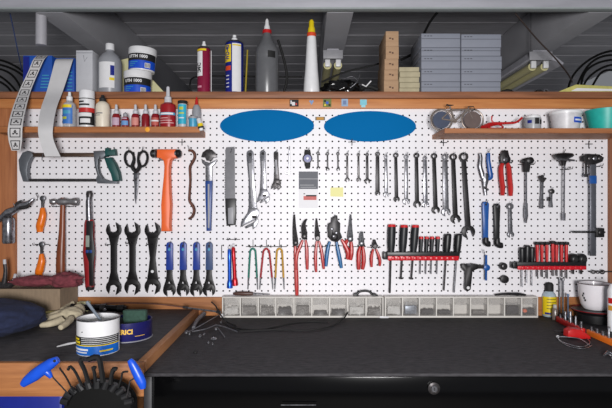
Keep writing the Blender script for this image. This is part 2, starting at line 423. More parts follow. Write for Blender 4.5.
sticker(323, 331.4, 99, 107, gr_s, 'green, yellow and blue patterned square sticker on the fascia', ((324, 326, 100, 102, ink), (326, 328.5, 101.5, 104, brblue), (328.5, 330.5, 104, 106, ink), (324.3, 326, 104, 106, yellow)))
sticker(341.5, 348, 99, 106.3, mat('grey_blue_sticker', (150, 178, 206), .6), 'grey-blue square sticker with a darker centre on the fascia', ((343, 346.3, 100.5, 104.5, mat('grey_blue_ink', (110, 130, 170), .6)),))
sticker(360, 366.8, 99.5, 105, mat('cyan_sticker', (130, 206, 222), .6), 'light cyan shirt-shaped sticker, rightmost on the wooden fascia', ((361.3, 365.5, 104.8, 107.3, mat('cyan_sticker2', (150, 214, 226), .6)),))
t = thing('name_tag', 'small orange label between the two blue ovals', 'label', P(320, 120, -.004))
bm = NB(); pbox(bm, 315.3, 325, 116.8, 120.2, -.003, .0028); link('plate', bm, mat('tag_grey', (120, 112, 100), .6), t)
bm = NB(); pbox(bm, 316.6, 323.7, 117.3, 119.8, -.0038, .0007); link('orange_panel', bm, mat('tag_orange', (206, 148, 50), .6), t)
# information card and note
t = thing('tool_card', 'grey-topped information card with red print pinned below the wristwatch', 'card', P(308.5, 208, -.004))
bm = NB(); pbox(bm, 298.8, 318, 171.5, 208, -.004, .001); link('card_sheet', bm, mat('card_white', (232, 231, 234), .6, var=.01), t)
bm = NB(); pbox(bm, 298.8, 318, 171.5, 189, -.0056, .0015); link('grey_panel', bm, grey_lab, t)
bm = NB(); pbox(bm, 298.8, 318, 178.6, 179.2, -.0062, .0005); pbox(bm, 300, 314, 184.8, 185.4, -.0062, .0005); pbox(bm, 300.5, 316, 187, 187.5, -.0062, .0005); link('white_lines', bm, greyp, t)
bm = NB(); pbox(bm, 303.5, 316.5, 196, 200, -.0047, .0006); link('red_print', bm, mat('faded_red_print', (214, 120, 116), .7), t)
bm = NB(); pbox(bm, 306, 316.5, 195, 196.4, -.005, .0009); pbox(bm, 303.5, 305.2, 193.4, 194.2, -.0047, .0006); link('black_print', bm, ink, t)
bm = NB(); v = [P(330.5, 188.3, -.0035), P(343.2, 187.8, -.006), P(343.2, 196.6, -.006), P(330.5, 196.3, -.003)]
ppoly(bm, [(330.5, 187.6), (343.2, 187.4), (343.3, 196.8), (330.4, 196.4)], -.004, .0012)
solo('sticky_note', bm, pale_y, 'small pale yellow paper note stuck beside the grey card', 'note')

# ---------------- hanging sticker strips ----------------
def strip_mat():
    m = bpy.data.materials.new('sticker_strip'); m.use_nodes = True; nt = m.node_tree; b = nt.nodes['Principled BSDF']
    uv = nt.nodes.new('ShaderNodeUVMap'); sx = nt.nodes.new('ShaderNodeSeparateXYZ'); nt.links.new(uv.outputs[0], sx.inputs[0])
    def M(op, a, b_=None, c=None):
        n = nt.nodes.new('ShaderNodeMath'); n.operation = op
        for i, v in enumerate((a, b_, c)):
            if v is None: continue
            if isinstance(v, (int, float)): n.inputs[i].default_value = v
            else: nt.links.new(v, n.inputs[i])
        return n.outputs[0]
    u = M('SUBTRACT', sx.outputs[0], .5); v = M('SUBTRACT', M('FRACT', sx.outputs[1]), .5)
    au = M('ABSOLUTE', u); av = M('ABSOLUTE', v); mx = M('MAXIMUM', au, av)
    frame = M('MULTIPLY', M('GREATER_THAN', mx, .31), M('LESS_THAN', mx, .38))
    def disc(x, y, r):
        dx = M('SUBTRACT', u, x); dy = M('SUBTRACT', v, y)
        return M('LESS_THAN', M('ADD', M('MULTIPLY', dx, dx), M('MULTIPLY', dy, dy)), r*r)
    s = frame
    for q in ((0, 0, .07), (-.13, -.08, .07), (.13, -.08, .07), (0, .15, .065), (-.07, .08, .04), (.07, .08, .04)): s = M('MAXIMUM', s, disc(*q))
    mix = nt.nodes.new('ShaderNodeMixRGB'); nt.links.new(s, mix.inputs[0]); mix.inputs[1].default_value = lin((206, 204, 204)); mix.inputs[2].default_value = lin((36, 34, 36))
    nt.links.new(mix.outputs[0], b.inputs['Base Color']); b.inputs['Roughness'].default_value = .6
    return m
def ribbon(rows, th=.0006):
    """rows: (left px, right px, py, y); returns bm with UVs"""
    bm = NB(); uvl = bm.loops.layers.uv.new('UVMap')
    L = [P(a, p, y) for a, b_, p, y in rows]; R = [P(b_, p, y) for a, b_, p, y in rows]
    L, _ = spline(L, [1]*len(L), 6); R, _ = spline(R, [1]*len(R), 6)
    acc = [0]; wd = (L[0]-R[0]).length
    for i in range(1, len(L)): acc.append(acc[-1]+((L[i]+R[i])/2-(L[i-1]+R[i-1])/2).length/.0465)
    fl = [bm.verts.new(p) for p in L]; fr = [bm.verts.new(p) for p in R]
    bl = [bm.verts.new(p+Vector((0, th, .0002))) for p in L]; br = [bm.verts.new(p+Vector((0, th, .0002))) for p in R]
    n = len(L)
    for i in range(n-1):
        f = bm.faces.new((fl[i], fr[i], fr[i+1], fl[i+1]))
        for lp, (uu, vv) in zip(f.loops, ((0, -acc[i]), (1, -acc[i]), (1, -acc[i+1]), (0, -acc[i+1]))): lp[uvl].uv = (uu, vv)
        for q in ((bl[i], bl[i+1], br[i+1], br[i]), (fl[i], fl[i+1], bl[i+1], bl[i]), (fr[i], br[i], br[i+1], fr[i+1])):
            g = bm.faces.new(q)
            for lp in g.loops: lp[uvl].uv = (.02, .02)
    return bm
bm = ribbon([(37, 48, 55.5, .03), (33, 44, 60, -.012), (28, 38.5, 72, -.03), (19.5, 31, 90, -.062), (12, 25.5, 110, -.15), (8, 22.5, 127, -.21), (8.5, 22, 140, -.2), (11.5, 20.5, 150.5, -.185)])
solo('sticker_roll', bm, strip_mat(), 'long paper strip of black-framed square stickers hanging over the shelf edge', 'sticker strip')
bm = ribbon([(57.5, 74, 58.6, .03), (55, 72.5, 61, -.008), (51.5, 68.5, 74, -.03), (46.5, 62.5, 92, -.06), (41, 56.5, 108, -.13), (38, 53, 127, -.195), (39.5, 53.5, 140, -.195), (45, 60.5, 156.5, -.18)])
solo('label_roll', bm, mat('plain_label_strip', (205, 204, 205), .7, var=.03), 'plain pale grey strip of blank labels hanging over the shelf edge', 'label strip')

# ---------------- things on the upper shelf ----------------
def carton(name, x0, x1, pyt, y0, dep, m, label, cat='box', z0=None, rot=0, group=None, th=None):
    a = P(x0, pyt, y0); b = P(x1, pyt, y0); z0 = ZS+.0005 if z0 is None else z0
    t = thing(name, label, cat, (a.x, y0, z0), group)
    bm = NB(); box(bm, a.x, b.x, y0, y0+dep, z0, a.z, .0015)
    if rot:
        c = Vector(((a.x+b.x)/2, y0+dep/2, z0)); bmesh.ops.rotate(bm, verts=bm.verts, cent=c, matrix=Matrix.Rotation(rot, 3, 'Z'))
    link('carton', bm, m, t); return t, a, b, z0
t, a, b, z0 = carton('glove_box', 23, 52, 55.5, .04, .12, bluebox, 'blue carton at the far left of the shelf under the sticker strip')
bm = NB(); box(bm, a.x+.002, a.x+.026, .0385, .0398, z0+.004, a.z-.004); link('dark_panel', bm, dkblue, t)
bm = NB()
for k in range(5): box(bm, a.x+.07+.002*k, b.x-.012, .0385, .0398, z0+.03+.012*k, z0+.034+.012*k)
link('printed_lines', bm, ltblue, t)
t, a, b, z0 = carton('glove_box', 56, 74.4, 58, .04, .12, bluebox, 'blue carton behind the plain label strip, beside the white box')
bm = NB()
for k in range(6): box(bm, b.x-.028, b.x-.008, .0385, .0398, z0+.02+.014*k, z0+.024+.014*k)
link('printed_lines', bm, ltblue, t)
t, a, b, z0 = carton('tall_box', 76, 92.5, 50.3, .02, .075, mat('white_carton', (188, 189, 194), .7, var=.04), 'tall plain white carton standing between the blue cartons and clear bottle')
bm = NB(); tube(bm, [(a.x+.03, .0196, a.z-.02), (a.x+.034, .0196, a.z-.045), (a.x+.045, .0196, a.z-.028)], .0008, 6); link('pen_mark', bm, grey_lab, t)
bm = NB(); box(bm, a.x+.002, b.x-.002, .0193, .0199, a.z-.011, a.z-.0095); link('flap_seam', bm, grey_lab, t)
# clear bottle with white cap
def bz(py, y): return P(0, py, y).z
def lathe_px(bm, px, y, prof, z0, seg=28, sy=1.0):
    """prof: (radius px, py) with y the axis depth; z measured at the front-axis depth"""
    c = P(px, 0, y); return lathe(bm, (c.x, y, z0), [(r*S(y), P(0, p, y).z-z0) for r, p in prof], seg, sy=sy)
y = .07; z0 = ZS+.0005; c = P(110, 0, y)
t = thing('squeeze_bottle', 'large cloudy clear bottle with white cap and white label on the upper shelf', 'bottle', (c.x, y, z0))
bm = NB(); lathe(bm, (c.x, y, z0), [(.0, 0), (.044, 0), (.0465, .004), (.0465, .135), (.044, .150), (.034, .168), (.018, .182), (.0155, .186), (.0155, .19)]); link('body', bm, haze, t)
bm = NB(); lathe(bm, (c.x, y, z0), [(.0175, .1895), (.0175, .214), (.0165, .2155), (0, .2155)]); link('cap', bm, white, t)
bm = NB(); patch(bm, (c.x, y), .0467, z0+.028, z0+.132, -38, 42); lb = link('label', bm, paperw, t)
bm = NB(); patch(bm, (c.x, y), .0474, z0+.078, z0+.118, 22, 41); o = link('blue_print', bm, dkblue, t); o.parent = lb
bm = NB(); patch(bm, (c.x, y), .0474, z0+.058, z0+.069, 18, 41); o = link('yellow_print', bm, yellow, t); o.parent = lb
# two white tubs with black and blue bands
def tub(px, y, R, z0, h, label, txt, tilt=0):
    c = P(px, 0, y); t = thing('putty_tub', label, 'tub', (c.x, y, z0), 'white and blue tubs on the upper shelf')
    if tilt: t.rotation_euler = (0, tilt, 0)
    bm = NB(); lathe(bm, (c.x, y, z0), [(0, 0), (R*.92, 0), (R*.94, .002), (R, h*.74), (R, h*.745)]); link('body', bm, white, t)
    bm = NB(); lathe(bm, (c.x, y, z0), [(R*1.03, h*.745), (R*1.05, h*.76), (R*1.05, h*.97), (R*1.02, h), (0, h)]); link('lid', bm, greyp if 0 else white, t)
    bm = NB(); patch(bm, (c.x, y), R*1.0, z0+h*.05, z0+h*.40, -85, 85, 24); link('blue_band', bm, brblue, t)
    bm = NB(); patch(bm, (c.x, y), R*1.0+.0004, z0+h*.40, z0+h*.70, -85, 85, 24); k = link('black_band', bm, ink, t)
    bm = text_bm(txt, .0118, (c.x-.004, y, z0+h*.56), cyl=(c.x, y, R+.0008), bold=.0006); o = link('lettering', bm, white, t); o.parent = k
    bm = NB(); patch(bm, (c.x, y), R+.0006, z0+h*.10, z0+h*.30, 28, 52); link('barcode_panel', bm, paperw, t)
    bm = NB()
    for q in range(4): patch(bm, (c.x, y), R+.0012, z0+h*.12, z0+h*.28, 30+q*5.5, 32.5+q*5.5, 2)
    link('barcode', bm, ink, t)
    bm = NB()
    for q, (a0, a1) in enumerate(((-40, -2), (-42, -12), (-40, -20))): patch(bm, (c.x, y), R+.0006, z0+h*(.31-.08*q), z0+h*(.335-.08*q), a0, a1, 6)
    link('fine_print', bm, ltblue, t)
    return t
h = bz(69.5, .02)-ZS-.0005+.006
tub(138, .075, .0535, ZS+.0005, .099, 'white tub with black and blue bands, lower of the stacked two', 'UTH 1000')
tub(142, .075, .0535, ZS+.1012, .094, 'white tub with black and blue bands, stacked on top of another', 'UTTH 1000', .04)
# yellow-green folded papers behind the tubs
bm = NB(); ppoly(bm, [(148, 93), (151, 78), (165, 93)], .15, .03, .002)
solo('folded_card', bm, cream, 'folded cream card leaning behind the white tubs', 'card')
bm = NB(); ppoly(bm, [(118, 93), (120, 60), (128, 58), (130, 93)], .2, .03, .002)
solo('cream_sheet', bm, cream, 'cream sheet showing in the gap between the clear bottle and tubs', 'card')
# maroon spray can
def can(px, y, R, pyt, prof_top, label, mbody, name='spray_can'):
    c = P(px, 0, y); z1 = P(0, pyt, y-R).z; h = z1-ZS
    t = thing(name, label, 'spray can', (c.x, y, ZS+.0005))
    bm = NB(); lathe(bm, (c.x, y, ZS+.0005), [(0, 0), (R, 0), (R, h-.004), (R*.93, h)]); link('body', bm, mbody, t)
    bm = NB(); lathe(bm, (c.x, y, ZS+.0005), [(R*.98, h-.001), (R*.93, h+.003), (R*.7, h+.009), (R*.35, h+.011), (R*.3, h+.014)]); link('dome', bm, steel, t)
    return t, c, h
t, c, h = can(204, .05, .0265, 47.5, None, 'maroon spray can with white label and yellow top band', maroonp)
bm = NB(); lathe(bm, (c.x, .05, ZS+h+.0125), [(.009, 0), (.009, .006), (.006, .012), (.0055, .019), (0, .019)]); link('nozzle', bm, white, t)
R = .0267; Z = ZS+.0005
bm = NB(); patch(bm, (c.x, .05), R, Z+h-.012, Z+h-.004, -80, 30); link('yellow_band', bm, yellow, t)
bm = NB(); patch(bm, (c.x, .05), R, Z+.075, Z+h-.014, -62, -2); lb = link('label', bm, paperw, t)
bm = text_bm('IMC', .016, (c.x-.015, .05, Z+.108), rot=PI/2, cyl=(c.x, .05, R+.0006), bold=.0008); o = link('lettering', bm, ink, t); o.parent = lb
bm = NB(); patch(bm, (c.x, .05), R, Z+.028, Z+.036, -55, -10); link('pink_print', bm, mat('pink_print', (220, 150, 170), .5), t)
bm = NB(); tube(bm, [(c.x+R+.0025, .05, Z+.0005), (c.x+R+.0025, .05, Z+h-.006)], .0016); link('straw', bm, white, t)
# blue, yellow and white spray can
t, c, h = can(234.5, .06, .037, 41.0, None, 'tall blue spray can with yellow shield, white panel and white cap', dkblue)
Z = ZS+.0005; R = .0372
bm = NB(); lathe(bm, (c.x, .06, Z+h+.011), [(.012, 0), (.012, .009), (.0075, .014), (.0075, .023), (0, .024)]); link('cap', bm, white, t)
bm = NB(); patch(bm, (c.x, .06), R, Z+.012, Z+h-.008, -7, 52); link('white_panel', bm, paperw, t)
bm = NB(); patch(bm, (c.x, .06), R, Z+h-.082, Z+h-.012, -78, -14); sh = link('yellow_shield', bm, yellow, t)
bm = text_bm('WD-40', .022, (c.x-.026, .06, Z+h-.045), rot=PI/2, cyl=(c.x, .06, R+.0007), width=.062, bold=.0008); 
o = link('lettering', bm, dkblue, t); o.parent = sh
bm = NB(); patch(bm, (c.x, .06), R+.0002, Z+.098, Z+.116, -60, -16); link('red_band', bm, mat('orange_red', (230, 80, 40), .4), t)
bm = NB(); patch(bm, (c.x, .06), R+.0004, Z+h-.018, Z+h-.013, -5, 50); link('yellow_print', bm, yellow, t)
bm = NB()
for q in range(4): patch(bm, (c.x, .06), R+.0002, Z+.03+.015*q, Z+.034+.015*q, -52, -28)
link('side_print', bm, white, t)
bm = NB(); tube(bm, [P(245.5, 92, .09), P(247.5, 50, .09)], .0035); 
for v in bm.verts: v.co.z = max(v.co.z, Z+.0005)
solo('yellow_straw', bm, mat('dull_yellow', (170, 150, 40), .5), 'thin dull yellow rod standing behind the blue spray can', 'rod')
# grey bottle with red collar
y = .06; c = P(267, 0, y); t = thing('applicator_bottle', 'grey translucent bottle with red collar and white pointed nozzle', 'bottle', (c.x, y, ZS+.0005))
G = lambda py: P(0, py, y).z-ZS-.0005
bm = NB(); lathe(bm, (c.x, y, ZS+.0005), [(0, 0), (.046, 0), (.0475, .003), (.0475, G(62)), (.046, G(60)), (.0475, G(58)), (.0475, G(52)), (.043, G(48)), (.026, G(41)), (.0165, G(34.5)), (.0165, G(33))])
link('body', bm, mat('grey_bottle_plastic', (98, 99, 102), .3, var=.06), t)
bm = NB(); lathe(bm, (c.x, y, ZS+.0005), [(.0185, G(33.8)), (.0185, G(30.6)), (.017, G(30.2))]); link('collar', bm, red, t)
bm = NB(); lathe(bm, (c.x, y, ZS+.0005), [(.013, G(30.6)), (.012, G(27)), (.0085, G(25)), (.007, G(21)), (.0035, G(19)), (0, G(18.8))]); link('nozzle', bm, white, t)
bm = NB(); patch(bm, (c.x, y), .0478, ZS+G(60), ZS+G(53.5), 8, 48); link('dark_label', bm, rubber, t)
bm = NB(); ptube(bm, [(278, 40, .14), (284, 60, .14), (287, 78, .14), (284, 91.5, .14)], 1.3, smooth=5)
for v in bm.verts: v.co.z = max(v.co.z, ZS+.0005)
solo('black_hose', bm, rubber, 'black hose curving down behind the grey bottle', 'hose')
# white cone bottle with yellow tip
y = .05; c = P(311.5, 0, y); t = thing('glue_bottle', 'tall white tapered bottle with orange collar and yellow nozzle', 'bottle', (c.x, y, ZS+.0005))
bm = NB(); lathe(bm, (c.x, y, ZS+.0005), [(0, 0), (.032, 0), (.0335, .003), (.031, G(84)), (.026, G(70)), (.0225, G(55)), (.019, G(40)), (.0175, G(36.5))]); link('body', bm, white, t)
bm = NB(); lathe(bm, (c.x, y, ZS+.0005), [(.0185, G(37)), (.0185, G(33.4)), (.0165, G(33))]); link('collar', bm, mat('orange_red', (230, 80, 40)), t)
bm = NB(); lathe(bm, (c.x, y, ZS+.0005), [(.0155, G(33.4)), (.0145, G(29)), (.011, G(27)), (.0105, G(22)), (.006, G(20)), (0, G(19.8))]); link('nozzle', bm, yellow, t)
# black bag and ties
t = thing('plastic_bag', 'crumpled shiny black plastic bag on the upper shelf beside the white bottle', 'bag', P(340, 91, .08))
bm = NB(); blob(bm, (P(342, 0, .1).x, .1, ZS+.036), (.080, .05, .038), 4, .28, 3.2, 4, flatz=-.95); link('film', bm, bagblk, t, angle=80)
bm = NB(); ptube(bm, [(350, 88, .04), (357, 82, .035), (360, 74, .05)], .5, smooth=4); ptube(bm, [(345, 79, .045), (352, 76.5, .045), (358, 81, .04)], .5, smooth=4); link('wire_tie', bm, steel, t)
bm = NB(); a = P(364, 88, .03); ptube(bm, [(362, 84.5, .03), (366, 86.5, .03), (371, 81, .03)], .7); o = solo('white_clip', bm, white, 'small white clip beside the black bag', 'clip')
bm = NB(); ptube(bm, [(360, 89.5, .05), (368, 86.5, .06), (378, 89.8, .05)], 2.0, smooth=4); solo('black_strap', bm, rubber, 'short black strap lying between the bag and block stack', 'strap')
# wooden block stack: ends of blocks
ys = .04; py = [91.6, 80.2, 69.8, 59.0, 46.6, 31.2]; off = [(384, 398.5), (384.3, 398), (384.6, 398.4), (385.8, 398.8), (385.8, 398.6)]
names = ['bottommost', 'second from the bottom', 'middle one', 'second from the top', 'topmost']
for k in range(5):
    z0 = ZS+.0005 if k == 0 else P(0, py[k], ys).z+.0003; z1 = P(0, py[k+1], ys).z
    t = thing('wooden_block', 'pale wooden block end, %s in the tall block stack' % names[k], 'block', (P(off[k][0], 0, ys).x, ys, z0), 'tall stack of wooden blocks')
    bm = NB(); box(bm, P(off[k][0], 0, ys).x, P(off[k][1], 0, ys).x, ys, ys+.19, z0, z1, .001); link('wood', bm, palewood, t)
    cx = P(391.5, 0, ys).x
    bm = NB(); box(bm, cx-.01, cx-.001, ys-.0008, ys, (z0+z1)/2, (z0+z1)/2+.005); box(bm, cx+.002, cx+.008, ys-.0008, ys, (z0+z1)/2-.004, (z0+z1)/2+.003); link('stamp', bm, mat('stamp_brown', (96, 70, 56), .8), t)
py = [91.6, 87.8, 82.2, 77, 71.6, 66.8]
nm = ['bottommost', 'second from bottom', 'middle', 'second from top', 'topmost']
for k in range(5):
    z0 = ZS+.0005 if k == 0 else P(0, py[k], ys).z+.0003; z1 = P(0, py[k+1], ys).z-.0012; dx = (0, .6, -.3, 1, -.2)[k]
    bm = NB(); box(bm, P(399.4+dx*.5, 0, ys).x, P(419.3+dx*.7, 0, ys).x, ys, ys+.1, z0, z1, .001)
    t = solo('wooden_strip', bm, mat('pale_slat', (186, 176, 146), .8, var=.12, scale=20), 'short cream wooden slat, %s in the low pile' % nm[k], 'wood strip', 'low pile of cream slats')
# grey cartons, two columns of five
pr = [91.6, 81.6, 69, 56, 47.5, 33.2]
row = ['bottom', 'second from bottom', 'middle', 'second from top', 'top']
for cidx, (x0, x1) in enumerate(((421.3, 460.3), (461.3, 501.3))):
    for k in range(5):
        j = .6*((k*7+cidx*3) % 3-1)
        z0 = ZS+.0005 if k == 0 else P(0, pr[k], .05).z+.0004; z1 = P(0, pr[k+1]+(.8 if cidx and k == 4 else 0), .05).z-.0006
        a = P(x0, 0, .05).x; b = P(x1+(j if cidx else 0), 0, .05).x
        t = thing('grey_carton', 'flat grey cardboard carton, %s row of the %s column' % (row[k], ('left', 'right')[cidx]), 'box', (a, .05, z0), 'stack of grey cartons on the upper shelf')
        bm = NB(); box(bm, a, b, .05, .26, z0, z1, .0025); link('carton', bm, greybox, t)
        zm = z0+(z1-z0)*.62
        bm = NB(); box(bm, a+.001, b-.001, .0487, .0499, zm-.0008, zm+.0008); link('lid_seam', bm, mat('seam_grey', (84, 86, 94), .7), t)
        bm = NB()
        for q in range(3): box(bm, a+.012+.012*q, a+.02+.012*q, .0491, .0499, z1-.012, z1-.009)
        link('fine_print', bm, mat('seam_grey', (84, 86, 94)), t)
        if cidx == 0:
            bm = NB(); box(bm, a-.0008, a-.0001, .09, .15, z0+.008, z0+.012); box(bm, a-.0008, a-.0001, .09, .2, z1-.014, z1-.008); link('side_print', bm, greyp, t)
# fluorescent fixtures running back under the ceiling
def fixture(x0, x1, y0, y1, z, label, slot, wing=0):
    t = thing('fluorescent_fixture', label, 'light fixture', ((x0+x1)/2, y0, z), 'unlit tube fixtures above the shelf')
    xm = (x0+x1)/2
    bm = NB(); poly(bm, [(x0, z+.02), (x0+.02, z+.06), (x1-.02, z+.06), (x1+wing, z+.02-wing*.35), (x1+wing-.004, z+.012-wing*.35), (xm+.02, z+.03), (xm-.02, z+.03), (x0+.004, z+.012)], y0, y1-y0, .001); link('housing', bm, grey_paint, t)
    bm = NB(); box(bm, x0, x1, y0-.006, y0-.0005, z+.012, z+.052, .002); link('end_cap', bm, greyp, t)
    for s in (-1, 1):
        xx = xm+s*(x1-x0)*.27
        bm = NB(); box(bm, xx-.012, xx+.012, y0+.003, y0+.02, z-.022, z+.0115, .003); k = link('lamp_holder', bm, white, t)
        bm = NB(); tube(bm, [(xx, y0+.021, z-.012), (xx, y1-.01, z-.012)], .019, 14); link('lamp_tube', bm, tubecream, t)
    for q in (y0+.1, y1-.15):
        bm = NB(); tube(bm, [(xm, q, z+.0605), (xm, q, CZ+(.7565 if slot else .955))], .0018, 6); link('hanger', bm, steel, t)
yq = .34
xa = P(324, 0, yq).x; xb = P(342, 0, yq).x
fixture(xa-.004, xb+.004, yq, 1.5, P(0, 61.5, yq).z, 'unlit twin-tube fluorescent fixture under the middle ceiling joist', True)
fixture(P(529, 0, yq).x, P(552, 0, yq).x, yq, 1.5, P(0, 63, yq).z, 'unlit twin-tube fluorescent fixture hanging at the right above the shelf', False, .055)
# pipe hanging at upper left
y = .01+.03; c = P(41.3, 0, y)
bm = NB(); lathe(bm, (c.x, y, P(0, 45.5, y).z), [(.014, 0), (.021, .001), (.0215, .004), (.019, CZ+.9605-P(0, 45.5, y).z)], 24); solo('ceiling_pipe', bm, mat('pale_pipe', (170, 169, 175), .5, var=.04), 'pale grey vertical pipe stub hanging down behind the beam at upper left', 'pipe')
# cables above the shelf
def cable(name, pts, r, m, label, smooth=6, cat='cable'):
    bm = NB(); ptube(bm, pts, r, smooth=smooth, seg=8); return solo(name, bm, m, label, cat)
cable('ceiling_cable', [(515, 13, .05), (536, 38, .1), (555, 58, .14), (568, 74, .2), (572, 82, .3)], .75, mat('brown_cable', (56, 44, 40), .6), 'thin brown cable sloping down across the ceiling at the upper right')
cable('ceiling_cable', [(437, 13, .1), (430, 22, .2), (424, 34, .35), (418, 50, .5), (401, 60, .6)], 1.3, rubber, 'black cable dropping from the beam behind the grey cartons')
cable('ceiling_cable', [(400, 58, .45), (370, 66, .45), (342, 73, .45), (322, 82, .45)], .9, rubber, 'black cable sagging between the middle fixture and the block stack')
cable('ceiling_cable', [(302, 77, .4), (270, 77, .4), (230, 76, .42), (196, 77, .42), (190, 84, .3), (191, 91, .3)], .8, rubber, 'thin black cable running low behind the spray cans')
cable('ceiling_cable', [(10, 13, .1), (14, 32, .15), (18, 52, .2), (22, 70, .3)], .5, mat('blue_cable', (40, 60, 110), .6), 'thin blue cable hanging at the far upper left')
# black wire racks left and right
def coil(cx, cy, y, n, r0, r1, label, a0, a1, tilt=.3):
    t = thing('cable_coil', label, 'cable coil', P(cx, cy, y))
    for k in range(n):
        f = k/(n-1); pts = []
        for q in range(22):
            a = math.radians(a0+(a1-a0)*q/21); r = r0+(r1-r0)*f
            pts.append((cx+r*math.cos(a)+k*1.1+2.2*math.sin(3*a+k*2), cy-r*math.sin(a)*(1-.1*f), y+.02*k+tilt*.1*math.sin(a)))
        bm = NB(); ptube(bm, pts, 1.1, seg=8); link('cable_loop', bm, mat('deep_black', (12, 12, 12), .85, spec=.2), t)
coil(612, 92, .3, 5, 22, 46, 'black cable coiled in loops behind the yellow carton at far right', 60, 178)
coil(-14, 104, .3, 5, 26, 50, 'black cable coiled in loops at the far upper left', 20, 80)
# carton, plug and small parts at right of the upper shelf
t = thing('flat_carton', 'flat cream and yellow folded carton lying at the right end of the shelf', 'carton', P(590, 92, .0))
bm = NB(); ppoly(bm, [(556, 92.5), (576, 84.4), (630, 87), (630, 92.5)], -.005, .2, .002)
for v in bm.verts: v.co.z = max(v.co.z, ZS+.0006)
link('carton', bm, mat('yellow_card', (196, 190, 110), .7), t)
bm = NB(); ppoly(bm, [(577, 88), (630, 89.5), (630, 91), (571, 91)], -.0065, .0013); link('pale_band', bm, paperw, t)
bm = NB(); blob(bm, (P(507, 0, .04).x, .04, ZS+.012), (.026, .02, .012), 3, .2, 3, 2, flatz=-.95); solo('black_knot', bm, rubber, 'small black plug lying beside the grey cartons under the fixture', 'plug', angle=80)
bm = NB(); c = P(546, 89.7, .02); ring(bm, c, .011, .006, .012); 
for v in bm.verts: v.co.z += max(0, 0)
bmesh.ops.translate(bm, verts=bm.verts, vec=(0, 0, ZS+.0005-min(v.co.z for v in bm.verts))); solo('metal_ring', bm, steel, 'small shiny metal ring standing on the shelf below the right fixture', 'ring')
bm = NB(); box(bm, P(536, 0, .06).x, P(541, 0, .06).x, .05, .08, ZS+.0005, ZS+.026, .003); box(bm, P(550, 0, .06).x, P(556, 0, .06).x, .05, .08, ZS+.0005, ZS+.02, .003) if 0 else None
solo('black_adapter', bm, black, 'small black adapter standing left of the shiny metal ring', 'adapter')

# ---------------- bottles on the left small shelf ----------------
def bottle(px, rpx, prof, mb, name, label, cat='bottle', y=-.09, cap=None, extra=None, group=None, zb=None, sy=1.0, angle=35):
    """prof in (radius px, py); cap = (profile, material, part name) list"""
    z0 = (ZLS if zb is None else zb)+.0006; c = P(px, 0, y); s = S(y)
    t = thing(name, label, cat, (c.x, y, z0), group)
    g = lambda py: P(0, py, y).z-z0
    bm = NB(); lathe(bm, (c.x, y, z0), [(0, 0), (prof[0][0]*s*.96, 0)]+[(r*s, max(g(p), .001)) for r, p in prof], sy=sy); link('body', bm, mb, t)
    for pr_, mm, nn in (cap or []):
        bm = NB(); lathe(bm, (c.x, y, z0), [(r*s, g(p)) for r, p in pr_], sy=sy); link(nn, bm, mm, t)
    for (r, p0, p1, a0, a1, mm, nn) in (extra or []):
        bm = NB(); patch(bm, (c.x, y), r*s, P(0, p0, y).z, P(0, p1, y).z, a0, a1); link(nn, bm, mm, t)
    return t
t = bottle(69.6, 6.5, [(6.3, 126.8), (6.4, 108), (5.6, 104), (3, 101.6), (2.6, 100.8)], clearp, 'glue_bottle', 'clear glue bottle with blue and yellow label and white cap, left end of shelf',
       cap=[([(2.9, 101), (2.9, 97), (1.6, 96), (1.3, 92.2), (0, 92)], white, 'cap')],
       extra=[(6.5, 124.5, 106, -55, 48, mat('sky_label', (60, 120, 200), .5), 'blue_label'), (6.62, 108.6, 105.6, -52, 40, yellow, 'yellow_print'), (6.62, 120, 117.5, -45, 0, mat('lime_print', (190, 200, 60), .5), 'lime_print'), (6.65, 114.6, 111.4, -35, 30, ltblue, 'light_print')])
t = bottle(87, 7.4, [(7.4, 126.6), (7.4, 98)], mat('can_white', (222, 222, 224), .35, var=.03), 'spray_can', 'white spray can with black base and red band on the left shelf', 'spray can',
       cap=[([(7.3, 98.3), (7.3, 92), (6.8, 91), (0, 90.8)], white, 'cap')],
       extra=[(7.5, 125.8, 112.5, -88, 88, ink, 'black_band'), (7.6, 113.3, 108.8, -60, 88, dipred, 'red_band'), (7.75, 117.5, 113.8, -50, 55, paperw, 'white_panel'), (7.7, 123.8, 119.5, -30, 45, paperw, 'lower_panel'), (7.55, 100, 99.2, -88, 88, ink, 'rim_line'), (7.55, 106.5, 104.8, -50, 40, ink, 'fine_print'), (7.55, 103.5, 102, -50, 0, ink, 'small_print')])
t = bottle(102.7, 7, [(6.8, 126.6), (6.8, 108), (6.2, 104.5), (4, 102.2), (3, 101.6)], offwhite, 'cream_bottle', 'cream round-shouldered bottle with black cap on the left shelf',
       cap=[([(3.2, 101.8), (3.2, 98.4), (1.6, 96.8), (1.4, 95.2), (0, 95)], ink, 'cap')], extra=[(6.85, 114.6, 113.6, -45, 20, grey_lab, 'print_line'), (6.85, 116.4, 115.8, -45, 0, grey_lab, 'small_print')])
lc = [mat('lilac_label', (200, 170, 190), .6), mat('light_blue_label', (110, 160, 215), .6), mat('salmon_label', (216, 140, 130), .6), None, mat('brick_label', (190, 90, 80), .6)]
desc = ['with lilac label, next to the cream bottle', 'short, with light blue label', 'with salmon label, between the short one and plain one', 'plain, without a label, above the orange sticker', 'with banded brick and white label, beside the big red bottle']
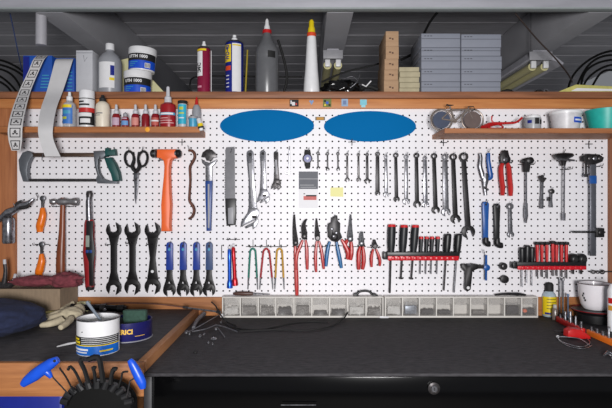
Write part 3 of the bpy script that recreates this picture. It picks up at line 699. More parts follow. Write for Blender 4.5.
for k, (px, top) in enumerate(((116.3, 104), (125.4, 112), (135.5, 104), (145.6, 104), (155.4, 104))):
    rr = 4.0 if k != 1 else 3.7; sh = 114.5 if k != 1 else 117.5
    ex = []
    if lc[k]: ex.append((rr+.1, 125.6, sh+3.6, -60, 60, lc[k], 'label'))
    if k == 4: ex.append((rr+.25, 122, 120.6, -60, 60, paperw, 'white_stripe'))
    if k == 1: ex.append((rr+.25, 119.5, 118.3, -40, 40, lc[0], 'pink_stripe'))
    bottle(px, rr, [(rr, 127), (rr, sh+2), (rr*.8, sh), (rr*.55, sh-.8)], dkred, 'threadlocker_bottle', 'small dark red bottle '+desc[k], cap=[([(rr*.62, sh-.5), (rr*.62, sh-3.6), (rr*.4, sh-4.4), (rr*.3, top+1), (0, top)], greyp if k == 1 else mat('pale_cap', (200, 200, 206), .35), 'nozzle')], extra=ex, group='small red threadlocker bottles')
t = bottle(168, 7.8, [(7.7, 127), (7.8, 108), (7.3, 105), (4.2, 103), (3.2, 102.4)], mat('big_red', (150, 20, 30), .3, var=.06), 'threadlocker_bottle', 'large red bottle with pale blue band and long grey nozzle', sy=.75,
       cap=[([(3.6, 102.8), (3.4, 97.5), (1.9, 96), (1.5, 87), (0, 86)], mat('pale_cap', (200, 200, 206)), 'nozzle')])
c = P(168, 0, -.09); zc0 = P(0, 115.5, -.125).z
def flat_on(t, x0, x1, y0, y1, yy, m, nm='label'):
    bm = NB(); pbox(bm, x0, x1, y0, y1, yy, .0008); return link(nm, bm, m, t)
# curved bands on the large bottle (ellipse section .75)
def epatch(t, px, y, rpx, sy, p0, p1, a0, a1, m, nm):
    bm = NB(); c = P(px, 0, y); s = S(y); patch(bm, (c.x, y), rpx*s, P(0, p0, y).z, P(0, p1, y).z, a0, a1)
    for v in bm.verts: v.co.y = y+(v.co.y-y)*sy-.0003
    return link(nm, bm, m, t)
epatch(t, 168, -.09, 7.9, .75, 115.8, 113.2, -70, 70, ltblue, 'pale_blue_band'); epatch(t, 168, -.09, 8.05, .75, 115.3, 113.6, -50, 50, paperw, 'band_print')
for q in range(3): epatch(t, 168, -.09, 7.9, .75, 119.2+q*2.4, 118.4+q*2.4, -60, (10, 40, 55)[q], mat('pink_fine_print', (220, 170, 170), .5), 'fine_print')
t = bottle(182.6, 4.4, [(4.3, 127), (4.4, 104)], mat('grey_tube', (190, 190, 195), .4), 'patch_tube', 'upright cylinder with turquoise label and black cap on the left shelf', 'container', cap=[([(4.8, 104.3), (4.8, 101.5), (4.5, 101), (0, 101)], ink, 'cap')],
       extra=[(4.55, 124.5, 105, -75, 60, mat('turquoise_label', (40, 176, 206), .5), 'label'), (4.68, 110.5, 107.5, -30, 20, mat('lime_print', (190, 200, 60)), 'yellow_print'), (4.68, 114.5, 113, -40, 30, mat('lime_print', (190, 200, 60)), 'yellow_line'), (4.68, 119, 118, -40, 30, paperw, 'white_line')])
t = bottle(196.6, 4.4, [(4.4, 127), (4.4, 111), (3.4, 107), (2.2, 105)], haze, 'applicator_bottle', 'clear squeeze bottle with red pointed tip, right end of the left shelf', y=-.06, cap=[([(2, 105.2), (1.6, 103.4), (1.1, 99), (.5, 97), (0, 96.7)], red, 'tip')])
t = bottle(193, 4.3, [(4.1, 127), (4.3, 118.6)], ltblue, 'small_jar', 'small light blue jar with pale lid in front of the red-tipped bottle', 'jar', y=-.115, cap=[([(4.6, 118.8), (4.6, 117), (4.3, 116.6), (0, 116.6)], greyp, 'lid')])
t = thing('label_roll_small', 'tiny white and yellow tube leaning over the right end of the left shelf', 'tube', P(201, 130, -.14))
t.name = 'glue_tube'; WL['glue_tube'] = Vector(t.location)
y = -.154
bm = NB(); ptube(bm, [(198.8, 119.6, -.142), (200.6, 126, -.156), (201.4, 130.5, -.156)], [2.3, 2.4, 1.9], smooth=4); link('body', bm, white, t)
bm = NB(); ptube(bm, [(200.2, 123.8, -.1545), (200.8, 127.6, -.1565)], 2.75); link('yellow_band', bm, yellow, t)
bm = NB(); ptube(bm, [(200.7, 126.5, -.1565), (201.1, 128.3, -.1565)], 2.9); link('black_band', bm, ink, t)

# ---------------- things on the right small shelf ----------------
y = -.1; ZR = ZRS+.0006
t = thing('toy_bicycle', 'small model road bicycle with dark disc wheels on the right shelf', 'model bicycle', P(453, 128, y))
fr = mat('bike_tube', (150, 138, 130), .35, .6)
for px, m in ((441.5, mat('blue_disc', (56, 66, 90), .6)), (472.5, mat('brown_disc', (96, 80, 76), .6))):
    R = 10.6*S(y); c = Vector((P(px, 0, y).x, y, ZR+R+.0018))
    bm = NB(); pts = [(c.x+R*math.cos(a*PI/18), c.y, c.z+R*math.sin(a*PI/18)) for a in range(37)]; tube(bm, pts, .0034, 8, caps=False); w_ = link('wheel', bm, fr, t)
    bm = NB(); lathe(bm, (c.x, c.y+.0015, c.z), [(R*.8, 0), (R*.8, .003)], 32, axis=(0, -1, 0)); o = link('disc', bm, m, t); o.parent = w_
def PZ(px, py, yy=y): return P(px, py, yy)
bm = NB()
for q in (((441.5, 119), (455, 121)), ((455, 121), (450, 107.5)), ((455, 121), (468.5, 109)), ((451, 110), (467.5, 109.5)), ((441.5, 119), (451, 110))):
    tube(bm, [PZ(*q[0]), PZ(*q[1])], .0034)
link('frame', bm, fr, t)
bm = NB(); tube(bm, [PZ(468, 107), PZ(470, 113), PZ(472.5, 118.6)], .0022); link('fork', bm, fr, t)
bm = NB(); tube(bm, [PZ(450.5, 108.5), PZ(449.6, 105.6)], .0018); k = link('seat_post', bm, fr, t)
bm = NB(); tube(bm, [PZ(446.5, 104.8), PZ(449.5, 105.4), PZ(453.5, 105.2)], [.0035, .003, .0015]); link('saddle', bm, ink, t)
bm = NB()
for yy in (y-.014, y+.014): tube(bm, [P(468, 107.4, y), P(468, 106.8, yy), P(473.5, 106.5, yy), P(475, 109.5, yy), P(471.5, 111, yy)], .0018)
link('handlebar', bm, ink, t)
bm = NB(); lathe(bm, PZ(455, 121)+Vector((0, .002, 0)), [(.008, 0), (.008, .003)], 20, axis=(0, -1, 0)); link('chainring', bm, fr, t)
bm = NB(); tube(bm, [PZ(455, 121, y-.006), PZ(460, 122.3, y-.006), PZ(463, 121.8, y-.01)], .0013); link('pedal_crank', bm, fr, t)
t = thing('bent_red_tool', 'red twisted metal gadget lying beside the model bicycle', 'gadget', P(500, 128, -.1))
zf = lambda px, py, yy: Vector((P(px, 0, yy).x, yy, max(P(0, py, yy).z, ZR+.004)))
bm = NB(); tube(bm, *spline([zf(483, 128, -.12), zf(489, 125, -.1), zf(495, 123.8, -.1), zf(504, 123.2, -.1), zf(515, 122.6, -.1), zf(520, 119.6, -.1), zf(522, 117.5, -.1)], [.010, .009, .007, .0045, .004, .004, .004], 4), 8); link('arm', bm, dkred if 0 else red, t)
bm = NB(); tube(bm, *spline([zf(488, 127.5, -.13), zf(495, 128.6, -.13), zf(503, 127.5, -.12), zf(499, 124.5, -.1), zf(492, 124, -.11)], [.003]*5, 4), 8); link('loop', bm, red, t)
bm = NB(); tube(bm, [zf(493.5, 123.5, -.1), zf(491.5, 119.6, -.1), zf(492, 116, -.1)], [.0035, .0028, .0032], 8); link('lever', bm, red, t)
t = bottle(532.8, 8, [(7.6, 129), (8, 122), (7.8, 118.4)], mat('grey_jar', (166, 168, 172), .35), 'small_jar', 'small pale jar with dark printed band between the red gadget and white tub', 'jar', y=-.1, zb=ZRS,
       cap=[([(7.2, 118.6), (7.2, 116.6), (6.4, 115.8), (0, 115.6)], white, 'lid')], extra=[(8.12, 125, 119, -10, 20, rubber, 'dark_print'), (8.12, 125, 120.5, 28, 50, rubber, 'dark_print'), (8.12, 124, 121, -60, -30, dkblue, 'blue_print')])
t = bottle(565.6, 15, [(12.6, 129), (14.3, 114.5)], mat('tub_white', (214, 213, 216), .4), 'plastic_tub', 'white plastic tub with small blue label on the right shelf', 'tub', y=-.095, zb=ZRS,
       cap=[([(14.8, 115), (15, 114), (15, 112.4), (14.4, 112), (0, 112)], white, 'lid')], extra=[(14.1, 124.5, 119, 5, 55, brblue, 'blue_label'), (14.25, 122.6, 121, 9, 40, paperw, 'label_print')])
t = bottle(606, 19, [(15, 129), (17.5, 117), (18.8, 111.5), (19, 110.5), (18.2, 110.2), (16.8, 117), (14, 127), (0, 127.5)], teal, 'teal_bowl', 'turquoise plastic bowl at the far right of the small shelf', 'bowl', y=-.095, zb=ZRS)

# ---------------- hanging tools ----------------
YT = -.028
def hook(px, py, what, dx=1.2, up=3.2, out=.05):
    """steel peg hook: base on the board, prong coming out and turning up"""
    bm = NB(); p0 = P(px, py, -.0016); p1 = P(px, py, -out+.008); p2 = P(px, py, -out)+Vector((.001*dx, 0, .003)); p3 = p2+Vector((.0032*dx, -.004, up*.0035))
    tube(bm, [p0, p1, p2, p3], .0014, 6)
    tube(bm, [p0+Vector((0, 0, .004)), p0+Vector((0, 0, -.012))], .0014, 6)
    lab = 'small steel hook holding the '+what.replace(',', '')
    if len(lab.split()) > 16: lab = 'small steel hook holding the '+what.split(',')[0]
    if len(lab.split()) > 16: print('LONG', lab)
    solo('peg_hook', bm, steel, lab, 'hook', 'pegboard hooks')
def bar_hook(x0, x1, py, what, stems=()):
    bm = NB(); a = P(x0, py, -.004); b = P(x1, py, -.004); tube(bm, [a, b], .0016, 6)
    n = max(2, int((x1-x0)/9))
    for k in range(n):
        q = a.lerp(b, (k+.5)/n); tube(bm, [q, q+Vector((0, -.042, .0)), q+Vector((0, -.046, .008))], .0014, 6)
    for q in stems: tube(bm, [P(q, py, -.005), P(q, py-7, -.005)], .0013, 6)
    solo('hook_bar', bm, gunmetal, 'thin dark wire hook bar on the pegboard holding the '+what, 'hook bar', 'pegboard hooks')

def frame2(p1, p2):
    u = Vector((p2.x-p1.x, 0, p2.z-p1.z)).normalized(); n = Vector((-u.z, 0, u.x)); return u, n
def jaw_pts(c, u, n, J, slot, tilt=0, deep=.25, open_=48):
    cs, sn = math.cos(tilt), math.sin(tilt); U = u*cs+n*sn; N = -u*sn+n*cs
    pts = []
    for k in range(19):
        a = math.radians(open_+(360-2*open_)*k/18); pts.append(c+U*(J*math.cos(a))+N*(J*math.sin(a)))
    for a_, b_ in ((.95, -slot*1.02), (.55, -slot), (-deep*.2, -slot), (-deep, 0), (-deep*.2, slot), (.55, slot), (.95, slot*1.02)):
        pts.append(c+U*(J*a_)+N*(J*b_))
    return [(p.x, p.z) for p in pts]
def quad(p1, p2, u, n, w1, w2):
    return [(q.x, q.z) for q in (p1+n*w1, p2+n*w2, p2-n*w2, p1-n*w1)]
def comb_wrench(x1, y1, x2, y2, R, J, w, m, label, yy=YT, group='combination wrenches hanging in a graded row', hk=True, th=.006, tilt=.26):
    s = S(yy); c1 = P(x1, y1, yy); c2 = P(x2, y2, yy); u, n = frame2(c1, c2)
    t = thing('combination_wrench', label, 'wrench', (c1.x, yy, c1.z), group)
    bm = NB(); ring(bm, c1, R*s, R*s*.56, th*1.15, 20); link('ring_end', bm, m, t)
    bm = NB(); poly(bm, quad(c1+u*R*s*.86, c2-u*J*s*.8, u, n, w*s*.5, w*s*.62), yy+.0006, th*.75, .0012)
    link('shaft', bm, m, t)
    bm = NB(); poly(bm, jaw_pts(c2, u, n, J*s, .42, tilt), yy, th, .001); link('open_jaw', bm, m, t)
    if hk: hook(x1, y1-R*.3, label)
    return t
# short hex keys / tiny wrenches left part of the row
def hexkey(x, y0, y1, foot, r, m, label, group='small hex keys beside the wristwatch'):
    bm = NB(); y = -.02
    ptube(bm, [(x, y0+1, y), (x, y1-1.6, y), (x+foot*.25, y1-.4, y), (x+foot, y1-.6, y)], r, smooth=3, seg=6)
    solo('hex_key', bm, m, label, 'hex key', group)
hexkey(289.2, 148, 174, -3.6, .75, chrome, 'bright silver hex key with its foot turned left, left of the wristwatch'); hook(289.4, 150, 'silver hex key', .3)
def mini_wrench(x, y0, y1, w, J, m, label, hk=True):
    yy = -.024; s = S(yy); c1 = P(x, y0+1.6, yy); c2 = P(x+.2, y1-J, yy); u, n = frame2(c1, c2)
    t = thing('small_wrench', label, 'wrench', c1, 'small slim wrenches right of the wristwatch')
    bm = NB(); ring(bm, c1, 1.75*s, .8*s, .004, 14); link('ring_end', bm, m, t)
    bm = NB(); poly(bm, quad(c1+u*1.3*s, c2-u*J*s*.7, u, n, w*s*.5, w*s*.55), yy, .0032, .0006); link('shaft', bm, m, t)
    bm = NB(); poly(bm, jaw_pts(c2, u, n, J*s, .4, .25), yy-.0003, .004, .0005); link('open_jaw', bm, m, t)
    if hk: hook(x, y0+1.2, label)
mini_wrench(318, 151.5, 169.5, 1.2, 1.6, gunmetal, 'tiny dark wrench, the first right of the wristwatch')
mini_wrench(327.6, 152, 171, 1.3, 1.8, gunmetal, 'short dark slim wrench, left one of the level pair')
mini_wrench(338, 152, 171, 1.3, 1.8, gunmetal, 'short dark slim wrench, right one of the level pair')
mini_wrench(347.3, 153, 182, 1.7, 2.3, dkmetal, 'medium dark slim wrench, left one of the longer pair')
mini_wrench(358.6, 153, 182, 1.7, 2.3, dkmetal, 'medium dark slim wrench, right one of the longer pair')
mini_wrench(367.3, 153, 184, 2.2, 2.9, gunmetal, 'dark slim wrench with wider jaw, left of the first combination wrenches')
rowd = [(377.8, 154, 377.9, 193.2, 2.4, 2.6, 3.2, gunmetal, 'short black combination wrench with a ring end, leftmost in the graded row'),
 (386.2, 156.5, 386.6, 194.8, 1.9, 2.7, 2.4, steel, 'short silver combination wrench, second from the left in the graded row'),
 (396.1, 155.2, 396.9, 199.2, 2.6, 3.0, 2.6, ironblk, 'black combination wrench, between the two short silver ones'),
 (406.6, 156.5, 406.6, 201.5, 2.3, 3.4, 2.6, steel, 'silver combination wrench, fourth from the left in the graded row'),
 (416.8, 155.4, 417.5, 204.2, 2.8, 3.7, 3.0, ironblk, 'black combination wrench, fifth from the left in the graded row'),
 (425.3, 158, 425.9, 204.5, 2.0, 3.2, 3.2, chrome, 'bright silver combination wrench without visible ring, sixth in the graded row'),
 (434.4, 156, 436.1, 210, 3.0, 4.0, 3.2, ironblk, 'black combination wrench, between bright silver ones in the graded row'),
 (445.4, 156.8, 446.4, 212, 3.2, 4.4, 4.4, steel, 'thick silver combination wrench, third largest at the right of the row'),
 (453.6, 156.8, 456, 219, 3.6, 4.8, 3.6, ironblk, 'long black combination wrench, second largest in the graded row'),
 (464, 156.8, 468.8, 231.8, 4.5, 6.6, 4.2, gunmetal, 'longest and largest dark combination wrench, at the right end of the row')]
for r in rowd: comb_wrench(*r)

# big double open end wrenches
def cone_wrench(x, y0, y1, J, w, label, taper=False):
    yy = -.024; s = S(yy); c1 = P(x, y0+J, yy); c2 = P(x, y1-J, yy); u, n = frame2(c1, c2)
    t = thing('open_end_wrench', label, 'wrench', c1, 'large black double open-ended wrenches')
    bm = NB(); poly(bm, jaw_pts(c1, -u, n, J*s, .46, -.2, .35, 40), yy, .007, .0012); link('upper_jaw', bm, ironblk, t)
    bm = NB(); poly(bm, jaw_pts(c2, u, n, J*s, .46, -.2, .35, 40), yy, .007, .0012); link('lower_jaw', bm, ironblk, t)
    k1 = c1+u*J*s*.62; k2 = c2-u*J*s*.62; m1 = c1+u*J*s*2.0; m2 = c2-u*J*s*2.0
    W = w*s*.5; E = J*s*.72
    pts = [k1+n*E, m1+n*W, m2+n*W, k2+n*E, k2-n*E, m2-n*W, m1-n*W, k1-n*E]
    if taper: pts = [k1+n*E, m1+n*W*1.5, (m1+m2)/2+n*W, m2+n*W*1.5, k2+n*E, k2-n*E, m2-n*W*1.5, (m1+m2)/2-n*W, m1-n*W*1.5, k1-n*E]
    bm = NB(); poly(bm, [(p.x, p.z) for p in pts], yy+.0006, .0058, .0012); link('shaft', bm, ironblk, t)
    if taper:
        bm = NB(); lathe(bm, P(x, 271.5, yy+.0006), [(.006, 0), (.0055, .0006)], 16, axis=(0, -1, 0)); link('hang_hole', bm, paperw, t)
    return t
cone_wrench(113.3, 222.6, 295, 7.6, 6.2, 'black double open-ended wrench, leftmost of the three large ones'); 
cone_wrench(132, 222.4, 295, 8, 6.2, 'black double open-ended wrench, middle of the three large ones')
cone_wrench(152.3, 222.4, 294.5, 8, 5.4, 'black waisted wrench with a round hole, right of the three large ones', True)
bar_hook(107, 118, 244.6, 'leftmost large black wrench'); bar_hook(127, 137, 243, 'middle large black wrench'); bar_hook(148, 157, 244, 'waisted black wrench')
def shop_cone(x, y0, y1, tone, label):
    yy = -.024; s = S(yy); t = thing('cone_wrench', label, 'wrench', P(x, y0, yy), 'four blue-handled cone wrenches')
    bm = NB(); pts = [(x-2.9, 268.5), (x-2.9, 275), (x-3.6, 280), (x-6.2, 288), (x-3.4, 291), (x-2.3, 286.5), (x-.2, 281.2), (x+2.3, 286.5), (x+3.4, 291), (x+6.2, 288), (x+3.6, 280), (x+2.9, 275), (x+2.9, 268.5)]
    ppoly(bm, pts, yy, .003, .0005); link('blade', bm, ironblk, t)
    bm = NB(); c = P(x, 290.2, yy); u = Vector((0, 0, -1)); poly(bm, jaw_pts(c, u, Vector((1, 0, 0)), 6.4*s, .42, .12, -.05, 36), yy-.0004, .0034, .0006); link('jaw', bm, ironblk, t)
    bm = NB(); a = []
    for k in range(9): a.append((x+3.4*math.cos(PI*k/8), y0+3.4-3.4*math.sin(PI*k/8)))
    ppoly(bm, a+[(x-3.3, 256), (x-3.6, 270), (x+3.6, 270), (x+3.3, 256)], yy-.003, .009, .0022); link('handle', bm, tone, t)
    bm = NB(); c = P(x, y0+4, yy-.0032); lathe(bm, c, [(.0042, 0), (.004, .0004)], 12, axis=(0, -1, 0)); link('hang_hole', bm, ink, t)
    bm = NB(); c = P(x, y0+7.5, yy-.0032); lathe(bm, c, [(.0055, 0), (.005, .0005)], 12, axis=(0, -1, 0)); link('emblem', bm, ltblue, t)
    hook(x, y0+3, label)
shop_cone(169.3, 242, 296, mat('cone_blue', (30, 60, 150), .4), 'blue-handled cone wrench, leftmost of the four'); shop_cone(182.9, 242, 296, mat('cone_blue', (30, 60, 150)), 'blue-handled cone wrench, second from the left of four')
shop_cone(196.2, 242, 296, mat('cone_blue', (30, 60, 150)), 'blue-handled cone wrench, third from the left of four'); shop_cone(209, 242, 296, mat('cone_blue2', (52, 76, 122), .5), 'duller blue-handled cone wrench, rightmost of the four')

# hacksaw
t = thing('hacksaw', 'grey hacksaw with dark green grip hanging under the left small shelf', 'saw', P(20, 152, -.03))
m = mat('cast_grey', (108, 112, 118), .4, .4, var=.12)
bm = NB(); ppoly(bm, [(22, 152.5), (27, 150.5), (31, 152), (33, 155), (30.5, 158), (28, 163), (26.6, 170), (27.2, 176), (28.5, 181), (22.5, 181.5), (19, 170), (18, 160)], -.045, .022, .004); link('front_bracket', bm, m, t)
bm = NB(); pbox(bm, 30.5, 94, 152.8, 156.8, -.04, .014, .002); link('top_bar', bm, mat('bar_brown', (92, 74, 62), .35, .6), t)
bm = NB(); pbox(bm, 26, 99, 178.8, 181.6, -.036, .0014); link('blade', bm, dkmetal, t)
bm = NB(); ppoly(bm, [(93, 151), (103.5, 150.4), (106, 154), (103, 158), (98, 159), (97.4, 166), (99, 173), (102.5, 178.4), (109, 180.6), (117, 181), (117, 183.6), (97, 183.2), (95.4, 179), (97, 175.5), (94.4, 166), (93.6, 158)], -.045, .022, .003); link('handle_frame', bm, m, t)
bm = NB(); ppoly(bm, [(103.6, 158), (110.5, 157), (114.5, 163), (118.3, 172), (119.6, 180.6), (112, 181), (110.2, 174), (106.5, 166.5)], -.049, .03, .006); link('grip', bm, greengrip, t)
bm = NB(); ppoly(bm, [(104.6, 148), (108.5, 147.6), (109, 150.5), (114.5, 148.6), (115.4, 155), (108, 155.4), (104.8, 156.5)], -.047, .024, .003); link('tension_lever', bm, greengrip, t)
hook(42, 157.5, 'hacksaw'); hook(99, 160, 'hacksaw grip end')

# scissors
t = thing('scissors', 'black-handled scissors with long blades hanging point down', 'scissors', P(136, 150, -.03))
def loop(cx, cy, rx, ry, rot=0): 
    return [(cx+rx*math.cos(a)*math.cos(rot)-ry*math.sin(a)*math.sin(rot), cy+rx*math.cos(a)*math.sin(rot)+ry*math.sin(a)*math.cos(rot)) for a in [2*PI*k/20 for k in range(21)]]
for s_, yy in ((-1, -.03), (1, -.036)):
    bm = NB(); ptube(bm, [(x, y, yy) for x, y in loop(136.2+s_*6.6, 158.8, 4.6, 7.6, s_*.15)], 1.25, flat=1.4)
    ptube(bm, [(136+s_*3, 152, yy), (136+s_*2.2, 160, yy), (136+s_*3.6, 167, yy), (136-s_*.6, 172.5, yy)], [1.1, 1.4, 2.2, 1.9], smooth=3, flat=1.2); link('handle', bm, black, t)
bm = NB(); ppoly(bm, [(134, 171), (138.8, 172.5), (137.6, 186), (135.8, 203.5), (134.8, 190), (133.4, 178)], -.033, .0018, .0004); link('blade', bm, steel, t)
bm = NB(); ppoly(bm, [(134.2, 172), (137.8, 171), (138.4, 182), (135.6, 204.3), (134.4, 198)], -.0355, .0018, .0004); link('blade', bm, steel, t)
bm = NB(); lathe(bm, P(136.2, 179.5, -.0357), [(.005, 0), (.005, .0015), (.003, .002)], 14, axis=(0, -1, 0)); link('pivot', bm, dkmetal, t)
hook(129, 150.5, 'scissors by the left loop', -1); hook(142, 150.5, 'scissors by the right loop')

# orange dead-blow hammer
t = thing('mallet', 'orange plastic mallet with silver ringed black faces', 'hammer', P(165.5, 153, -.05))
om = mat('mallet_orange', (238, 104, 44), .45, var=.05)
bm = NB(); ppoly(bm, [(156.5, 149), (175.5, 149), (176, 157.6), (172, 158.2), (170, 160.5), (169.2, 166), (169, 175), (169.6, 192), (170.4, 205), (169.4, 226), (170, 231.5), (160.6, 231.5), (161, 222), (160.6, 205), (161.8, 190), (163.4, 175), (163.8, 166), (163, 160.5), (160, 158.2), (156.2, 157.6)], -.058, .034, .007); link('handle', bm, om, t)
for s_, xx in ((-1, 156.6), (1, 175.4)):
    c = P(xx, 153.6, -.041); bm = NB(); lathe(bm, c, [(.0175, 0), (.0175, .005)], 20, axis=(s_, 0, 0)); link('face_ring', bm, steel, t)
    bm = NB(); lathe(bm, c+Vector((s_*.005, 0, 0)), [(.0155, 0), (.0165, .005), (.0165, .012), (.010, .018), (0, .019)], 20, axis=(s_, 0, 0)); link('face', bm, black, t)
bar_hook(158, 176, 160.2, 'orange mallet')

# rusty pry hook
t = thing('pry_bar', 'thin rusty S-shaped bar with curled ends', 'pry bar', P(191, 150, YT))
bm = NB(); ptube(bm, [(188.3, 150.5), (191.5, 150.6), (194.3, 153.2), (194.6, 158), (192, 163), (190, 168), (190.4, 180), (189.6, 193), (189.6, 201), (193, 206), (194.2, 211), (192.4, 216.4), (188.5, 219)], [1, 1.4, 1.5, 1.5, 1.5, 1.5, 1.3, 1.3, 1.4, 1.5, 1.5, 1.5, 1], smooth=4); link('bar', bm, rust, t)
hook(189, 149.2, 'rusty curled bar', -1)

# headset wrench with blue handle
t = thing('headset_wrench', 'tall blue-handled pipe-style wrench with half-round steel head', 'wrench', P(208.7, 150, YT))
bm = NB(); ppoly(bm, [(201, 157), (202.5, 152.5), (206, 149.6), (209, 148.8), (212, 149.8), (215.3, 153), (216.8, 157), (213, 157.5), (211.5, 160.5), (206.5, 160.5), (205, 157.5)], -.034, .012, .0015); link('upper_jaw', bm, dkmetal, t)
bm = NB(); ppoly(bm, [(201.2, 158.8), (204.5, 161.2), (209, 162.8), (213.4, 161), (216.8, 159.4), (215, 163.6), (212, 166), (211.8, 181), (205.4, 181), (205.4, 166), (202.2, 163)], -.037, .014, .0015); link('lower_jaw', bm, steel, t)
bm = NB(); ppoly(bm, [(205, 180.5), (212.2, 180.5), (211.6, 200), (211, 220), (210.8, 231), (206.2, 231), (206, 218), (205.2, 198)], -.038, .017, .004); link('handle', bm, blue, t)
bm = NB(); pbox(bm, 207.8, 209.4, 184, 228, -.0388, .001); link('grip_ridge', bm, greyp, t)
hook(208.7, 150.5, 'blue-handled pipe wrench')

# folding saw
t = thing('hand_saw', 'flat dark grey saw blade with short black handle', 'saw', P(229.5, 148, YT))
pts = [(226.4, 147.2), (234.6, 146.8), (235, 199), (225.4, 199)]
ys_ = 197
while ys_ > 160: pts += [(224.4, ys_), (225.2, ys_-1.6)]; ys_ -= 2.4
bm = NB(); ppoly(bm, pts+[(225.6, 158), (225.2, 150)], -.026, .0016); link('blade', bm, mat('saw_grey', (92, 92, 96), .4, .5), t)
bm = NB(); ppoly(bm, [(225, 198.5), (235.6, 198.5), (236, 212), (235.4, 225), (226.4, 226), (225.4, 212)], -.032, .014, .003); link('handle', bm, black, t)
bm = NB(); ppoly(bm, [(228, 208), (233.4, 207), (233.6, 224), (228.2, 224)], -.0335, .002, .0005); link('grip_inlay', bm, greyp, t)
hook(230.5, 152.4, 'flat grey saw')

# adjustable wrenches
def adjustable(x0, yt, w, yh, hx0, hx1, yb, label, lean=0, m=chrome):
    yy = -.034; t = thing('adjustable_wrench', label, 'wrench', P(x0, yt, yy), 'three graded adjustable wrenches')
    cx = x0+lean; H = yb-yh; W = hx1-hx0
    bm = NB(); a = [(x0+w/2*math.cos(PI*k/8), yt+w/2-w/2*math.sin(PI*k/8)) for k in range(9)]
    ppoly(bm, a+[(x0-w*.5, yt+w), (x0+lean*.5-w*.42, (yt+yh)/2), (cx-w*.6, yh), (cx+w*.6, yh), (x0+lean*.5+w*.42, (yt+yh)/2), (x0+w*.5, yt+w)], yy, .010, .002); link('handle', bm, m, t)
    bm = NB(); ppoly(bm, [(x0-w*.2, yt+w*1.9), (x0+w*.2, yt+w*1.9), (cx+w*.16, yh-w), (cx-w*.16, yh-w)], yy-.0008, .001); link('handle_panel', bm, mat('satin_grey', (120, 120, 124), .5, .7), t)
    bm = NB(); lathe(bm, P(x0, yt+w*.62, yy-.0002), [(w*.26*S(yy), 0), (w*.25*S(yy), .0006)], 14, axis=(0, -1, 0)); link('hang_hole', bm, ink, t)
    bm = NB(); ppoly(bm, [(cx-w*.6, yh-.5), (cx+w*.55, yh-.5), (cx+W*.34, yh+H*.14), (hx1, yh+H*.36), (hx1-W*.05, yh+H*.46), (cx+W*.1, yh+H*.58), (hx0+W*.12, yh+H*.86), (hx0, yh+H*.92), (hx0+W*.04, yh+H*.66), (cx-W*.3, yh+H*.24)], yy-.002, .014, .0008); link('head', bm, m, t)
    bm = NB(); ppoly(bm, [(cx+W*.0, yh+H*.70), (hx1-W*.04, yh+H*.50), (hx1-W*.02, yh+H*.66), (hx1-W*.12, yh+H*.88), (hx1-W*.32, yb+H*.02), (hx1-W*.36, yh+H*.84), (cx+W*.02, yh+H*.84), (hx0+W*.3, yh+H*.98), (hx0+W*.22, yh+H*.9)], yy-.0005, .011, .0008); link('movable_jaw', bm, dkmetal if m is not chrome else steel, t)
    c = P(cx+W*.08, yh+H*.42, yy-.004); bm = NB(); lathe(bm, c-Vector((W*.14*S(yy), 0, 0)), [(W*.09*S(yy), 0), (W*.09*S(yy), W*.28*S(yy))], 14, axis=(1, 0, -.0)); link('thumbscrew', bm, dkmetal, t)
    hook(x0, yt+w*.5, label)
adjustable(250, 150, 7, 208, 240.4, 258.6, 229, 'largest of the three adjustable wrenches', 2.8)
adjustable(262.8, 150, 5.8, 189.5, 256.8, 270, 203.6, 'middle-sized of the three adjustable wrenches', .6)
adjustable(276, 151, 4.6, 179, 270.8, 281.2, 190, 'smallest of the three adjustable wrenches', .6, dkmetal)

# wristwatch
t = thing('wristwatch', 'black wristwatch with silver bezel hung above the grey card', 'watch', P(307.5, 150, -.02))
bm = NB(); ppoly(bm, [(304.8, 149.6), (310.2, 149.6), (311, 154), (310.4, 166), (309.8, 168.4), (306, 168.6), (304.6, 165), (304.2, 153)], -.024, .012, .002); link('strap', bm, rubber, t)
c = P(307.5, 158.6, -.0245); bm = NB(); lathe(bm, c, [(.0185, 0), (.019, .004), (.0175, .007), (.0145, .0075)], 28, axis=(0, -1, 0)); k = link('bezel', bm, gunmetal, t)
bm = NB(); lathe(bm, c+Vector((0, -.0072, 0)), [(.0148, 0), (.0145, .0009)], 28, axis=(0, -1, 0)); o = link('dial', bm, dkblue, t); o.parent = k
bm = NB(); q = c+Vector((0, -.0084, 0)); tube(bm, [q, q+Vector((.006, 0, .006))], .0007, 6); tube(bm, [q, q+Vector((-.002, 0, .009))], .0006, 6); lathe(bm, q, [(.0045, -.0003), (.0045, .0002)], 12, axis=(0, -1, 0)); o = link('hands', bm, white, t); o.parent = k
bm = NB(); lathe(bm, c+Vector((.018, -.003, 0)), [(.002, 0), (.002, .004)], 10, axis=(1, 0, 0)); link('crown', bm, steel, t)
hook(308, 151.4, 'wristwatch')

